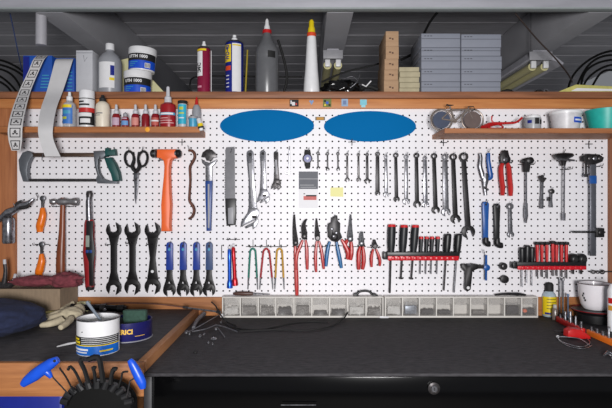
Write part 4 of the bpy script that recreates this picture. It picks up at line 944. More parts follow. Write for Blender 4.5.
# ---- pliers ----
def pliers(label, piv, jaw, hl, hr, gm, jr=(2, .8), hw=2.0, name='pliers', jm=dkmetal, yy=-.034, bars=None, group=None, hs=1.15):
    """piv pixel pivot; jaw: list of points from pivot to the tips; hl/hr handle point lists from pivot"""
    t = thing(name, label, 'pliers', P(piv[0], piv[1], yy), group)
    n = len(jaw)
    for s_ in (-1, 1):
        bm = NB(); pts = [(piv[0]+s_*.8, piv[1]+1.5)]+[(x+s_*(jr[0]*(1-k/(n-1))*.5+jr[1]*.6*k/(n-1)), y) for k, (x, y) in enumerate(jaw)]
        ptube(bm, pts, [jr[0]*.8]+[jr[0]*(1-k/(n-1))+jr[1]*.6*k/(n-1) for k in range(n)], y=yy, flat=.8, smooth=3, seg=8); link('jaw', bm, jm, t)
    bm = NB(); lathe(bm, P(piv[0], piv[1], yy+.004), [(jr[0]*1.5*S(yy), 0), (jr[0]*1.5*S(yy), .010), (jr[0]*1.0*S(yy), .0125)], 18, axis=(0, -1, 0)); link('pivot', bm, jm, t)
    for hp in (hl, hr):
        if not hp: continue
        m_ = len(hp); bm = NB(); ptube(bm, hp, [hw*.62]+[hw*(.9+.15*math.sin(PI*k/m_)) for k in range(1, m_-1)]+[hw*.8], y=yy, flat=hs, smooth=4, seg=10); link('handle', bm, gm, t)
    return t
pliers('long straight needle-nose pliers with one long red handle, leftmost of the pliers', (295.6, 243), [(295.4, 240), (294.4, 228), (294.2, 214.5)], [(295.2, 246), (295.6, 256), (296.2, 272), (296.6, 285), (297, 295)], None, dipred, (1.9, .8), 2.1, yy=-.024)
pliers('angled-jaw pliers with curved red handles, second from the left of the pliers', (304.4, 236.5), [(304.4, 233), (303.6, 227), (304.2, 223), (306.2, 219.4)], [(302.8, 240), (300.4, 246), (297.6, 252), (296.2, 260), (296, 270)], [(305.6, 240), (306.8, 248), (307, 258), (307.3, 269.5)], dipred, (2.0, .9), 1.75, yy=-.04)
pliers('pointed snap-ring pliers with thin red handles', (317.6, 238), [(317.4, 235), (316.8, 227), (316.5, 218.4)], [(316.8, 241), (315.8, 252), (315.6, 262), (316.2, 272)], [(319, 241), (321.4, 250), (322.8, 260), (323.8, 269)], dipred, (1.8, .6), 1.6)
t = pliers('black-headed crimping pliers with blue handles', (334.5, 237), [(334, 234), (333.6, 226), (334.4, 216.6)], [(329.8, 241.5), (328, 248), (326.8, 256), (326, 266.3)], [(336.4, 241), (338, 250), (339.8, 259), (341.4, 268)], mat('crimp_blue', (24, 110, 170), .4), (2.4, 1.2), 1.95, jm=gunmetal, yy=-.04)
bm = NB(); ppoly(bm, [(328, 223.6), (331, 222.5), (331.4, 217.6), (334, 217), (334.8, 215), (337.4, 215.6), (338, 221), (340.4, 223), (340.2, 232), (342.4, 237.5), (337, 242.5), (331.5, 241), (328, 237.2), (327.4, 229)], -.046, .014, .003); link('head_plate', bm, gunmetal, t)
for q in ((332, 229), (336.4, 233), (333.8, 236.4)):
    bm = NB(); lathe(bm, P(q[0], q[1], -.0462), [(.006, 0), (.006, .002), (.004, .003)], 12, axis=(0, -1, 0)); link('rivet', bm, steel, t)
pliers('needle-nose pliers with short fat red handles beside the crimping pliers', (350.2, 239), [(350.2, 236), (350.4, 226), (350.8, 214.4)], [(348, 240), (345, 244.5), (347.6, 252), (348.6, 259.5)], [(351, 241), (351.4, 248), (351.2, 254), (350.4, 260)], dipred, (2.0, .6), 2.3, jm=steel)
bm = NB(); ptube(bm, [(341.5, 239.5), (345, 245), (348, 252), (347.4, 259)], [1.2, 2, 2.2, 1.6], y=-.044, smooth=4); solo('red_grip', bm, dipred, 'stubby curved red tool grip leaning against the needle-nose pliers', 'tool grip')
pliers('combination pliers with red handles held close together', (361.6, 243.5), [(361.6, 241), (361.4, 236), (361.8, 231.6)], [(360.4, 246.5), (358.8, 253), (358.6, 262), (358.6, 269.6)], [(362.8, 246.5), (363.6, 254), (363.7, 262), (362.6, 269.4)], dipred, (1.9, 1.2), 2.1, jm=steel)
pliers('small cutting pliers with short splayed red handles, rightmost of the pliers', (374.6, 246), [(374.6, 244), (374.4, 242), (374.4, 239.6)], [(373.4, 249), (371.8, 255), (371.4, 261), (371.6, 267)], [(376, 249), (378.4, 255), (380, 261), (379.6, 266)], dipred, (1.7, .9), 1.55, jm=dkmetal)
bar_hook(292, 300, 246.5, 'leftmost needle-nose pliers'); bar_hook(299, 310, 246.4, 'angled-jaw pliers'); bar_hook(311, 326, 246.6, 'snap-ring pliers'); bar_hook(325, 342, 245.8, 'crimping pliers'); bar_hook(343, 366, 246.6, 'two red-handled pliers'); bar_hook(367, 381, 247.2, 'small cutting pliers')

# coloured inside tweezers (inverted V)
def vspring(x, hw_, m, label):
    yy = -.03; t = thing('spring_tweezers', label, 'tweezers', P(x, 248, yy), 'coloured V-shaped spring tweezers')
    arc = [(x-hw_*.25-1.6, 254), (x-2.2, 250.4), (x, 248.6), (x+2.2, 250.4), (x+hw_*.25+1.6, 254)]
    bm = NB(); ptube(bm, [(x-hw_*.86, 277.5)]+arc+[(x+hw_*.86, 277.5)], 1.0, y=yy, smooth=4, seg=8); link('coated_spring', bm, m, t)
    for s_ in (-1, 1):
        bm = NB(); ptube(bm, [(x+s_*hw_*.86, 277.3), (x+s_*hw_, 289.5)], [.9, .5], y=yy); link('tip', bm, steel, t)
vspring(252.8, 4.9, mat('coat_green', (50, 128, 112), .4), 'green V-shaped spring tweezers'); vspring(266.3, 6.6, mat('coat_red', (176, 54, 60), .4), 'dark red V-shaped spring tweezers, the middle of three'); vspring(279.5, 4.7, mat('coat_yellow', (206, 158, 60), .4), 'mustard yellow V-shaped spring tweezers')
bar_hook(246, 287, 246.6, 'three coloured spring tweezers', (253, 266.5, 279.5))
# blue and red penlights
def penlight(x0, y0, x1, y1, m, label):
    yy = -.03; t = thing('pocket_torch', label, 'torch', P(x0, y0, yy), 'two slim metal pocket torches'); a = P(x0, y0, yy); b = P(x1, y1, yy); s = S(yy)
    bm = NB(); L = (b-a).length; lathe(bm, a, [(1.2*s, 0), (1.9*s, .006), (2.0*s, L*.3), (1.9*s, L*.5), (2.0*s, L*.8)], 16, axis=(b-a)); link('barrel', bm, m, t)
    bm = NB(); lathe(bm, a.lerp(b, .8), [(2.1*s, 0), (2.9*s, .012), (3.0*s, L*.2), (2.2*s, L*.2+.001)], 16, axis=(b-a)); link('head', bm, m, t)
    bm = NB(); ring(bm, a+Vector((0, -.001, .006)), .0065, .0045, .002, 14); link('key_ring', bm, steel, t)
penlight(229.4, 249, 229.8, 288, mat('anodised_blue', (28, 90, 200), .25, .5, var=.05), 'slim blue metal torch hanging beside the red one'); penlight(233.2, 247, 235.2, 285.5, mat('anodised_red', (196, 30, 40), .25, .5, var=.05), 'slim red metal torch hanging beside the blue one')
bar_hook(226, 240, 239.4, 'blue and red torches')
bm = NB(); tube(bm, [P(221.6, 245, -.005), P(221.6, 259.5, -.005)], .0016, 6); solo('wire_pin', bm, gunmetal, 'thin dark vertical wire left of the blue and red torches', 'pin')

# left group: hook picks, hammer, torque wrench, blow gun
def pick(x, y0, yb, label):
    yy = -.034; t = thing('hook_tool', label, 'hand tool', P(x, y0, yy), 'orange-handled spoke tools'); s = S(yy)
    bm = NB(); ptube(bm, [(x+1.4, y0+1.6), (x+1.4, y0+6), (x+1, y0+12)], [2.6, 1.5, 1.1], y=yy, flat=.7); link('tool_head', bm, dkmetal, t)
    bm = NB(); lathe(bm, P(x+1.6, y0+2.4, yy-.006), [(.0105, 0), (.0105, .004), (.005, .006)], 16, axis=(0, -1, 0)); link('bolt', bm, steel, t)
    bm = NB(); ptube(bm, [(x+1.2, y0+11.8), (x+1.4, y0+16), (x+1.4, y0+20), (x-.6, y0+28), (x-1.3, yb-5), (x-1.2, yb)], [2, 3, 3.6, 4.1, 3.8, 2.9], y=yy, flat=.9, smooth=4, seg=14); link('handle', bm, dkorange, t)
pick(41.2, 196, 232, 'orange-handled hooked tool, upper of the two left of the hammer'); pick(40.2, 242, 277, 'orange-handled hooked tool, lower one above the maroon rag')
bar_hook(35.5, 49, 244.4, 'lower orange-handled tool'); hook(37.5, 197, 'upper orange-handled tool', -1.4)
t = thing('ball_peen_hammer', 'ball-peen hammer with brown wooden handle', 'hammer', P(62, 202, -.05))
hm = mat('hammer_head_steel', (170, 168, 170), .36, .8, var=.15); yy = -.045
q = P(49.6, 201.8, yy); L = lambda px: (px-49.6)*S(yy)
bm = NB(); lathe(bm, q, [(0, 0), (.009, .003), (.0125, .011), (.012, .018), (.008, .025), (.0085, .028), (.0135, .036), (.015, L(60)), (.015, L(66)), (.011, L(69)), (.0135, L(72)), (.016, L(74)), (.016, L(77)), (.0145, L(78))], 22, axis=(1, 0, 0)); link('head', bm, hm, t)
bm = NB(); ptube(bm, [(62.6, 197.6), (62.7, 206), (62.4, 216), (62, 232), (61, 250), (60.6, 266), (60.8, 281)], [2.2, 2.6, 2.7, 3.1, 4.2, 4.6, 4.2], y=yy, flat=.75, smooth=4, seg=14); link('handle', bm, hamwood, t)
bar_hook(52, 74, 206.5, 'ball-peen hammer')
t = thing('torque_wrench', 'red and black digital torque wrench hanging head up', 'torque wrench', P(89, 192, -.04)); yy = -.04
bm = NB(); ptube(bm, [(89, 197), (88.8, 202), (89, 212), (89.4, 221)], [2.4, 2.9, 3.1, 3.2], y=yy, seg=14); link('shaft', bm, steel, t)
bm = NB(); ptube(bm, [(89, 191), (89.4, 194), (89, 199)], [2.4, 3.4, 2.6], y=yy, flat=.8, seg=14); link('ratchet_head', bm, dkmetal, t)
bm = NB(); ptube(bm, [(89.4, 219.5), (89.4, 224), (89.2, 238), (89.2, 252), (89.4, 260), (89.4, 275), (89.8, 287)], [3.6, 5, 5.2, 6.2, 5.8, 4.6, 4.4], y=yy, flat=.75, smooth=4, seg=18); link('body', bm, mat('torque_red', (150, 30, 36), .4, var=.08), t)
bm = NB(); ppoly(bm, [(86, 221), (92.5, 221), (92.8, 238), (94.6, 252), (93.2, 262), (93, 286), (89, 286), (88.5, 262), (85.6, 254), (85.8, 238)], yy-.0195, .006, .002); b_ = link('grip', bm, black, t)
bm = NB(); ptube(bm, [(89.8, 286), (89.9, 290)], [4.3, 3.8], y=yy, flat=.8, seg=16); link('end_cap', bm, ink, t)
bm = NB(); pbox(bm, 85.6, 89.2, 235.5, 247, yy-.0212, .002, .0005); link('display', bm, mat('lcd_grey', (150, 160, 150), .3), t)
bm = NB(); pbox(bm, 85.6, 88.4, 250, 253, yy-.021, .002, .0005); pbox(bm, 89.2, 92, 250, 253, yy-.021, .002, .0005); link('buttons', bm, blue, t)
t = thing('blow_gun', 'chrome spray gun with cylindrical cup on the left wooden post', 'spray gun', P(12, 215, -.06)); yy = -.06
bm = NB(); ptube(bm, [(8.6, 218), (8.6, 221), (8.4, 242), (8.4, 243.4)], [4.8, 5.6, 5.6, 5.0], y=yy, seg=20); link('cup', bm, chrome, t)
bm = NB(); ptube(bm, [(-2, 220.5), (3, 217), (9, 212.5), (16, 209), (22, 205.5), (28, 203.4), (33, 199.2)], [2.6, 3.4, 4.4, 3.0, 3.4, 2.8, 1.4], y=yy, smooth=4, seg=14); link('gun_body', bm, chrome, t)
bm = NB(); ptube(bm, [(14, 208.5), (17.5, 203.5), (21.5, 201)], [1.4, 1.8, 1.2], y=yy, smooth=3); ptube(bm, [(20, 208), (27, 207), (30, 203)], [2, 1.6, 1.2], y=yy-.01, smooth=3); link('trigger', bm, dkmetal, t)
bm = NB(); ptube(bm, [(8.4, 214), (8.6, 218.4)], [2.4, 3.4], y=yy, seg=14); link('collar', bm, dkmetal, t)
hook(15, 207, 'chrome spray gun', -1, out=.07)
t = thing('pipe_clamp', 'steel bent bracket tool standing on the cardboard box at far left', 'bracket', P(6, 289, -.12)); yy = -.12
bm = NB(); ptube(bm, [(-3, 284), (4, 286), (10, 285), (15, 279)], [3.4, 3.6, 3.4, 2.2], y=yy, smooth=4); ptube(bm, [(4, 284), (5.4, 272), (4.6, 262.5)], [2.6, 1.8, 1.6], y=yy, smooth=4); link('bracket', bm, dkmetal, t)
for q_ in (((4.7, 264), (4.5, 259.4)), ((13.8, 280), (15.6, 274))):
    bm = NB(); ptube(bm, q_, 1.5, y=yy-.004); link('pale_tip', bm, mat('pale_cap', (200, 200, 206)), t)

# ---- right group ----
def screwdriver(x, y0, y1, r, xs, ys_, label, hm_, cap=None, group='screwdrivers in the left rack', yy=-.034, rs=.75, bulb=True, sm=steel, tip=None):
    t = thing('screwdriver', label, 'screwdriver', P(x, y0, yy), group)
    dx = (xs-x)*(y1-y0)/(ys_-y0); L = y1-y0
    prof = [(x, y0+.4), (x, y0+1.4), (x+dx*.2, y0+L*.2), (x+dx*.55, y0+L*.55), (x+dx*.8, y0+L*.8), (x+dx, y1)]
    rr = [r*.7, r*.98, r*1.05, r, r*.8, r*.78] if bulb else [r*.8, r, r, r*.85, r*.8, r*.8]
    bm = NB(); ptube(bm, prof, rr, y=yy, smooth=3, seg=12); link('handle', bm, hm_, t)
    if cap:
        bm = NB(); ptube(bm, [(x, y0-.5), (x, y0+1.9)], [r*.92, r*1.06], y=yy, seg=12); link('cap', bm, cap, t)
    bm = NB(); ptube(bm, [(x+dx, y1-.5), (xs, ys_)], rs, y=yy, seg=8)
    if tip: ptube(bm, [(xs, ys_-1), (xs, ys_+.5)], tip, y=yy, seg=8)
    link('blade', bm, sm, t)
def rack(x0, x1, y0, ym, y1, xr0, n, label, notch=5):
    yy = -.05; t = thing('tool_rack', label, 'rack', P(x0, y1, yy))
    bm = NB(); pbox(bm, x0, x1, y0, ym+1, -.012, .0112, .001); 
    for k in range(n): 
        xa_ = xr0+(x1-xr0)*k/n; 
        if k % 2 == 0: pbox(bm, xa_, xa_+(x1-xr0)/n*.2, y0, ym, -.05, .0375)
    link('back_bar', bm, black, t)
    bm = NB(); pbox(bm, xr0, x1, ym, y1, -.058, .0105, .0015)
    for k in range(n+1):
        c = P(xr0+(x1-xr0)*(k+.0)/n, ym+.5, -.0585); 
        if 0 < k < n: lathe(bm, P(xr0+(x1-xr0)*k/n, (ym+y1)/2, -.0578), [(.0085, 0), (.007, .003), (.003, .0042)], 12, axis=(0, -1, 0))
    rs_ = link('red_strip', bm, mat('rack_red', (206, 24, 40), .35, var=.05), t)
    bm = NB(); pbox(bm, xr0-.6, x1, y0+.2, ym+.2, -.0575, .0075, .001); link('front_bar', bm, black, t)
    bm = NB(); pbox(bm, x0, xr0-.8, ym-3.5, y1-1, -.05, .036, .002); link('end_block', bm, black, t)
    return t
rack(383.4, 459, 252, 256, 260.6, 388, 13, 'black and red tool rack holding red-capped black screwdrivers')
rack(513.4, 586.6, 262, 266, 269.8, 518, 13, 'black and red tool rack at the right holding slim red screwdrivers')
rc = mat('cap_red', (206, 30, 36), .4, var=.04); bk = mat('screwdriver_black', (34, 36, 40), .45, var=.15)
screwdriver(391.8, 224.8, 258.5, 4.0, 389.8, 293, 'big black screwdriver with red cap and long blade, leftmost in the rack', bk, rc, rs=1.0, sm=dkmetal)
screwdriver(404.2, 225.4, 258.5, 3.9, 401, 278.5, 'big black screwdriver with red cap, middle of the three big ones', bk, rc, rs=.9, sm=dkmetal, tip=2)
screwdriver(415.5, 225.4, 258.5, 3.7, 411.4, 278.8, 'big black screwdriver with red cap, right of the three big ones', bk, rc, rs=.9, sm=dkmetal, tip=2)
for k, x in enumerate((420.8+.5, 426.6+.3, 432.2, 438)):
    screwdriver(x, 237, 258.5, 2.1, x-1.2, 274, 'small red-capped black screwdriver, %s of the four small ones' % ['leftmost', 'second', 'third', 'rightmost'][k], bk, rc, rs=.6, bulb=False)
screwdriver(447.9, 233.4, 258.5, 3.7, 443.9, 290.5, 'all-black screwdriver with oval grip, left one of the end pair', black, None, rs=.8, sm=dkmetal)
screwdriver(458.6, 233.4, 258.5, 3.6, 454, 292.5, 'all-black screwdriver with oval grip, right one of the end pair', black, None, rs=.8)

# slim drivers in the right rack
rr_ = mat('driver_red', (204, 30, 34), .35, var=.08)
wn = ['first', 'second', 'third', 'fourth', 'fifth', 'sixth', 'seventh']
for k, (x, y1) in enumerate(((537.2, 277), (542, 277), (547, 278.5), (552.8, 276), (556.6, 276), (561.6, 277), (566.4, 278.5))):
    screwdriver(x, 244 if k != 3 else 243, 266.5, 1.55, x+.3, y1, 'slim red driver with flat black cap, %s from the left in the right rack' % wn[k], rr_, None, 'slim red drivers in the right rack', yy=-.034, rs=.75, bulb=False, sm=gunmetal)
    bm = NB(); lathe(bm, P(x, 243.2 if k != 3 else 242.2, -.034), [(.0095, -.006), (.0105, -.003), (.0105, .003), (.008, .005)], 14); o = link('cap', bm, ink, [q for q in bpy.data.objects if q.name.startswith('screwdriver') and q.type == 'EMPTY'][-1])
screwdriver(522, 247, 265, 2.7, 522.2, 287, 'slim black screwdriver, leftmost in the right rack', black, None, 'black drivers in the right rack', rs=.6)
screwdriver(527.4, 244.8, 265, 2.9, 526.6, 283, 'black screwdriver with longer grip, second from left in the right rack', black, None, 'black drivers in the right rack', rs=.6)
screwdriver(532, 246.6, 265, 2.6, 532, 286, 'black screwdriver beside the first red driver in the right rack', black, None, 'black drivers in the right rack', rs=.5)
def ball_driver(x, label):
    yy = -.034; t = thing('stubby_screwdriver', label, 'screwdriver', P(x, 254, yy), 'stubby drivers in the right rack'); s = S(yy)
    bm = NB(); c = P(x, 259, yy); lathe(bm, c-Vector((0, 0, 4*s)), [(3*s, -3.2*s), (4.2*s, 0), (5.2*s, 2.6*s), (5.3*s, 5*s), (4.4*s, 7.6*s), (2.4*s, 9.2*s), (0, 9.5*s)], 20); link('handle', bm, black, t)
    bm = NB(); lathe(bm, c+Vector((0, -5.0*s, .0)), [(2.2*s, 0), (2.0*s, .7*s), (0, .8*s)], 14, axis=(0, -1, 0)); link('grip_dimple', bm, rubber, t)
    bm = NB(); ptube(bm, [(x, 265), (x-.2, 274)], 1.0, y=yy); link('blade', bm, gunmetal, t)
ball_driver(573.4, 'stubby round black driver, left of the two in the right rack'); ball_driver(581.4, 'stubby round black driver, right of the two in the right rack')
# locking tool with silver and blue arms
yy = -.034
t = thing('hand_tool', 'silver and blue two-armed squeeze tool beside the red cable cutters', 'squeeze tool', P(484, 152, yy))
bm = NB(); ptube(bm, [(480, 153), (480.8, 158), (480.2, 166), (482, 173), (483.4, 178)], [1.4, 1.9, 2.2, 2.4, 2.4], y=yy, flat=.8, smooth=4); link('silver_arm', bm, steel, t)
bm = NB(); ptube(bm, [(488.6, 153), (488.4, 160), (489.8, 170), (490.6, 177), (486.5, 179)], [1.7, 2.1, 2.4, 2.6, 2], y=yy, flat=.8, smooth=4); link('blue_arm', bm, cblue, t)
bm = NB(); ptube(bm, [(485.4, 174), (485.4, 180), (485, 187), (486, 195.4)], [3, 3.6, 2, 1.4], y=yy, flat=.7, smooth=3); link('jaw', bm, steel, t)
bm = NB(); ptube(bm, [(483.6, 187), (488.4, 190)], 1.1, y=yy-.006); link('cross_pin', bm, steel, t)
hook(489, 152, 'silver and blue squeeze tool')
t = pliers('red-handled cable cutters with rounded dark jaws', (505.2, 159.5), [(505.2, 157), (505, 153.5), (505, 150.4)], [(503.4, 162.5), (501, 168), (501.6, 180), (502.6, 188), (502.4, 195.5)], [(507, 162.5), (508.8, 168), (509.8, 180), (510.6, 188), (510.6, 196)], dipred, (3.0, 2.6), 2.5, jm=gunmetal, yy=-.036, name='cable_cutters')
bm = NB(); ppoly(bm, [(502.4, 152), (505, 149.6), (508, 151.4), (510, 157), (508.8, 162.6), (505.2, 164.4), (501.4, 162.6), (500.4, 157)], -.045, .012, .003); link('head_plate', bm, gunmetal, t)
bm = NB(); lathe(bm, P(505.6, 159.6, -.0452), [(.008, 0), (.008, .002), (.005, .0028)], 16, axis=(0, -1, 0)); link('bolt', bm, steel, t)
bar_hook(497, 512, 163, 'red-handled cable cutters')
# blue and black crank wrenches, chrome wrench
def crankw(x, y0, yb, m, label, foot, w=3.4):
    yy = -.034; t = thing('socket_wrench', label, 'wrench', P(x, y0, yy), 'crank tools below the cable cutters')
    bm = NB(); ppoly(bm, [(x-w, y0+3), (x-w*.6, y0+.6), (x+w*.6, y0+.6), (x+w, y0+3), (x+w*.8, y0+20), (x+w*.75, yb-7), (x-w*.75, yb-7), (x-w*.8, y0+20)], yy, .011, .003); link('handle', bm, m, t)
    bm = NB(); ptube(bm, [(x, yb-8), (x-.2, yb-3.5), (x+foot*.5, yb-1.6), (x+foot, yb-1.4)], [2.6, 3.2, 3.1, 2.8], y=yy+.004, flat=.9, smooth=3, seg=12); link('socket_end', bm, gunmetal, t)
    bm = NB(); lathe(bm, P(x, y0+3.6, yy-.0002), [(.004, 0), (.0038, .0006)], 12, axis=(0, -1, 0)); link('hang_hole', bm, ink if m is cblue else steel, t)
    hook(x+.5, y0+3, label)
crankw(486, 201, 245.4, cblue, 'blue crank tool with dark angled socket end', 4); crankw(497.4, 203, 246.8, mat('satin_black', (32, 32, 34), .4, .3), 'black crank tool with angled socket end', 5)
comb_wrench(510.4, 206.4, 511.2, 234.6, 3.4, 3.2, 3.0, steel, 'short chrome double-ended wrench beside the black crank tool', group='crank tools below the cable cutters', tilt=.1)
# T-head tool with chrome shaft
yy = -.04
t = thing('bearing_press', 'long slim chrome tool with dark clustered head, right of the cable cutters', 'hand tool', P(527, 158, yy))
bm = NB(); ptube(bm, [(521.5, 161), (527, 162), (533, 159.5)], [1.6, 2.6, 2.2], y=yy, smooth=3); ptube(bm, [(525.6, 158), (526.6, 163), (526.2, 172)], [2.6, 4, 3], y=yy, smooth=3); link('head', bm, gunmetal, t)
bm = NB(); lathe(bm, P(530, 160.5, yy-.008), [(.013, 0), (.013, .006), (.006, .009)], 18, axis=(0, -1, 0)); link('cap_disc', bm, gunmetal, t)
bm = NB(); ptube(bm, [(526.2, 170), (526.3, 205)], .85, y=yy); ptube(bm, [(526.3, 203), (526, 209), (526.2, 216), (526.1, 220), (526, 223)], [1.4, 1.8, 2.0, 1.2, .8], y=yy); link('shaft', bm, chrome, t)
bar_hook(518, 534, 164.5, 'long slim chrome tool')
# two small chrome tools
t = thing('small_socket_tool', 'small chrome tool with claw-like head, larger of the two short ones', 'hand tool', P(542, 176, -.03)); yy = -.03
bm = NB(); ptube(bm, [(542.4, 180), (542, 195), (541.6, 204), (541.6, 208.6)], [1.3, 1.3, 1.9, 1.7], y=yy); link('shaft', bm, steel, t)
bm = NB()
for q in ((539.4, 176), (542.4, 175), (545.6, 178)): ptube(bm, [(542.4, 182), (q[0], q[1])], [1.4, 1.3], y=yy-.004)
link('claw', bm, dkmetal, t); hook(543, 178.5, 'larger small chrome tool', out=.035)
t = thing('small_socket_tool', 'shorter chrome tool with round dark head, smaller of the two short ones', 'hand tool', P(551, 189, -.03))
bm = NB(); ptube(bm, [(551.4, 193), (551, 201), (551.2, 207.4)], [1.1, 1.3, 1.8], y=yy); link('shaft', bm, steel, t)
bm = NB(); lathe(bm, P(551.6, 191.4, yy), [(.010, 0), (.010, .005), (.005, .008)], 14, axis=(0, -1, 0)); ptube(bm, [(549, 197), (548.6, 201)], 1.1, y=yy); link('head', bm, dkmetal, t); hook(551.6, 191, 'smaller chrome tool', out=.026)
# disc-headed T handle tool
t = thing('spindle_tool', 'tall chrome spindle tool with wide dark mushroom head', 'hand tool', P(563.4, 158, -.05)); yy = -.05
bm = NB(); a = P(563.4, 163.5, yy); s = S(yy); lathe(bm, a, [(2*s, -2.2*s), (2.6*s, 1*s), (4*s, 4*s), (8.6*s, 6.4*s), (9.8*s, 8*s), (8.6*s, 9.6*s), (3*s, 10.4*s)], 26); link('head', bm, gunmetal, t)
bm = NB(); ptube(bm, [(564.4, 164), (564.2, 180), (564, 214)], .8, y=yy); ptube(bm, [(564, 213), (564, 220.6)], [1.6, 1.4], y=yy); link('shaft', bm, chrome, t)
bm = NB(); ptube(bm, [(556, 158.5), (574.5, 160.5)], 1.0, y=yy-.03); link('cross_wire', bm, steel, t)
hook(564, 153, 'tall chrome spindle tool', out=.03)
bar_hook(560, 569, 169.5, 'spindle tool shaft')
# long alignment gauge at right
t = thing('alignment_gauge', 'long flat steel gauge with blue band and sliding dark cross block', 'gauge', P(592, 153, -.05)); yy = -.05
bm = NB(); pbox(bm, 590.6, 596.4, 160, 256, yy, .008, .0015); link('beam', bm, mat('gauge_grey', (132, 134, 142), .3, .8, var=.1), t)
bm = NB(); pbox(bm, 590.2, 596.9, 175.6, 183.6, yy-.001, .010, .0008); link('blue_band', bm, cblue, t)
bm = NB(); ppoly(bm, [(583.4, 156), (588, 153.6), (600, 154.2), (604.6, 157.6), (603, 161.6), (597, 164), (590, 164.4), (588.6, 161.5), (584, 161)], yy-.008, .02, .004); link('head_block', bm, gunmetal, t)
for q in (590, 594.6, 600):
    bm = NB(); lathe(bm, P(q, 158.4, yy-.009), [(.0085, 0), (.0085, .004), (.0045, .006)], 14, axis=(0, -1, 0)); link('bolt', bm, dkmetal if q != 594.6 else steel, t)
bm = NB(); ptube(bm, [(586, 154), (586, 174.6)], 1.0, y=yy-.008); ptube(bm, [(586, 174), (586, 177)], 1.8, y=yy-.008); link('hanging_rod', bm, gunmetal, t)
bm = NB(); ptube(bm, [(572.4, 232), (605, 232.2)], .95, y=yy-.006); link('cross_rod', bm, gunmetal, t)
bm = NB(); pbox(bm, 596.6, 604.8, 228, 237.4, yy-.012, .02, .003); link('sliding_block', bm, black, t)
bm = NB(); lathe(bm, P(600.4, 232.6, yy-.0125), [(.010, 0), (.010, .006), (.007, .008)], 16, axis=(0, -1, 0)); link('knob', bm, gunmetal, t)
bar_hook(586, 600, 166.5, 'long steel gauge')
# chain wire at right
t = thing('wire_clip', 'twisted dark wire loops on a rod reaching the right post', 'wire', P(600, 272, -.03)); yy = -.03
for k, q in enumerate((593.6, 598, 602.6)):
    bm = NB(); ring(bm, P(q, 272+.2*(k % 2), yy), (2.1, 1.7, 2.4)[k]*S(yy), (1.2, 1.0, 1.3)[k]*S(yy), .003, 16); link('wire_loop', bm, dkmetal, t)
bm = NB(); ptube(bm, [(589, 271.5), (592, 272)], .6, y=yy); ptube(bm, [(604.6, 271.8), (615, 271.6)], .6, y=yy); ptube(bm, [(595.4, 272), (596.6, 272)], .7, y=yy); ptube(bm, [(599.4, 272), (600.6, 272)], .7, y=yy); link('rod', bm, dkmetal, t)
# chain tool with blue T bar
t = thing('chain_tool', 'dark Y-shaped bicycle chain tool with blue crossbar', 'chain tool', P(470, 264, -.04)); yy = -.04
bm = NB(); ppoly(bm, [(462.4, 264.2), (466, 263.8), (467.2, 265.6), (470.4, 265.8), (471.6, 263.4), (479, 264.6), (479.8, 268.4), (475.4, 270), (472.8, 271.6), (472, 280), (471, 289.4), (468.8, 291.2), (466, 290.8), (465, 288.6), (465.6, 280), (465.6, 272), (463.6, 270.4), (462, 268)], yy, .014, .003); link('body', bm, gunmetal, t)
bm = NB(); lathe(bm, P(468.2, 287.8, yy-.0002), [(.0062, 0), (.006, .0006)], 14, axis=(0, -1, 0)); link('hang_hole', bm, paperw, t)
bm = NB(); ptube(bm, [(467, 264.8), (470.6, 264.8)], 1.1, y=yy+.002); link('chain_slot', bm, steel, t)
bm = NB(); ptube(bm, [(478, 266.8), (486, 267)], [2, 1.6], y=yy); link('screw_rod', bm, dkmetal, t)
bm = NB(); ptube(bm, [(486.2, 255), (486, 280.4)], 1.15, y=yy); lathe(bm, P(485.9, 267.3, yy+.006), [(.0125, 0), (.0125, .012), (.009, .014)], 18, axis=(0, -1, 0)); link('crossbar', bm, cblue, t)
hook(484.5, 253.2, 'chain tool', -1)
bm = NB(); c = P(503.9, 266.4, -.03); ring(bm, c, 3.7*S(-.03), 1.5*S(-.03), .016, 22); ptube(bm, [(497.6, 265.2, -.02), (501, 265.8, -.02)], .6); solo('lockring_socket', bm, gunmetal, 'dark ring-shaped socket with open centre, upper of the round pair', 'socket', 'two round sockets on the pegboard')
bm = NB(); c = P(503.9, 279, -.018); lathe(bm, c, [(4*S(0), 0), (4.1*S(0), .004), (3.9*S(0), .012), (2*S(0), .014)], 22, axis=(0, -1, 0)); ptube(bm, [(497.8, 278.4, -.02), (500.6, 279, -.02)], .7); solo('lockring_socket', bm, gunmetal, 'dark closed disc-shaped socket, lower of the round pair', 'socket', 'two round sockets on the pegboard')

# ---------------- parts organisers ----------------
frame_m = mat('organiser_grey', (214, 210, 204), .5, var=.04)
YO = -.053
drawer_m = mat('drawer_front', (196, 190, 186), .25, var=.04, alpha=.1)
pull_m = mat('drawer_pull_plastic', (200, 196, 192), .3, var=.04, alpha=.3)
def bits(name, x0, x1, ytop, m, label, n, sz=.0032, seed=0):
    rnd = random.Random(seed); bm = NB(); a = P(x0, 315, YO+.004); b = P(x1, ytop, YO+.004)
    for k in range(n):
        q = Vector((rnd.uniform(a.x+.007, b.x-.007), rnd.uniform(YO+.0075, YO+.016), a.z+.003+(b.z-a.z-.004)*rnd.random()**1.3))
        d = Vector((rnd.uniform(-1, 1), rnd.uniform(-.6, .6), rnd.uniform(-1, 1))).normalized()*sz*rnd.uniform(.7, 1.4)
        tube(bm, [q-d, q+d], sz*.35, 5)
    h = (b.z-a.z)*.42; box(bm, a.x+.0058, b.x-.0058, YO+.0065, YO+.033, a.z+.004, a.z+.004+h*1.5, .0025)
    tube(bm, [Vector((a.x+.004, YO+.022, a.z+.0035)), Vector((b.x-.004, YO+.022, a.z+.0035))], .003, 6)
    solo(name, bm, m, label, 'hardware', kind='stuff')
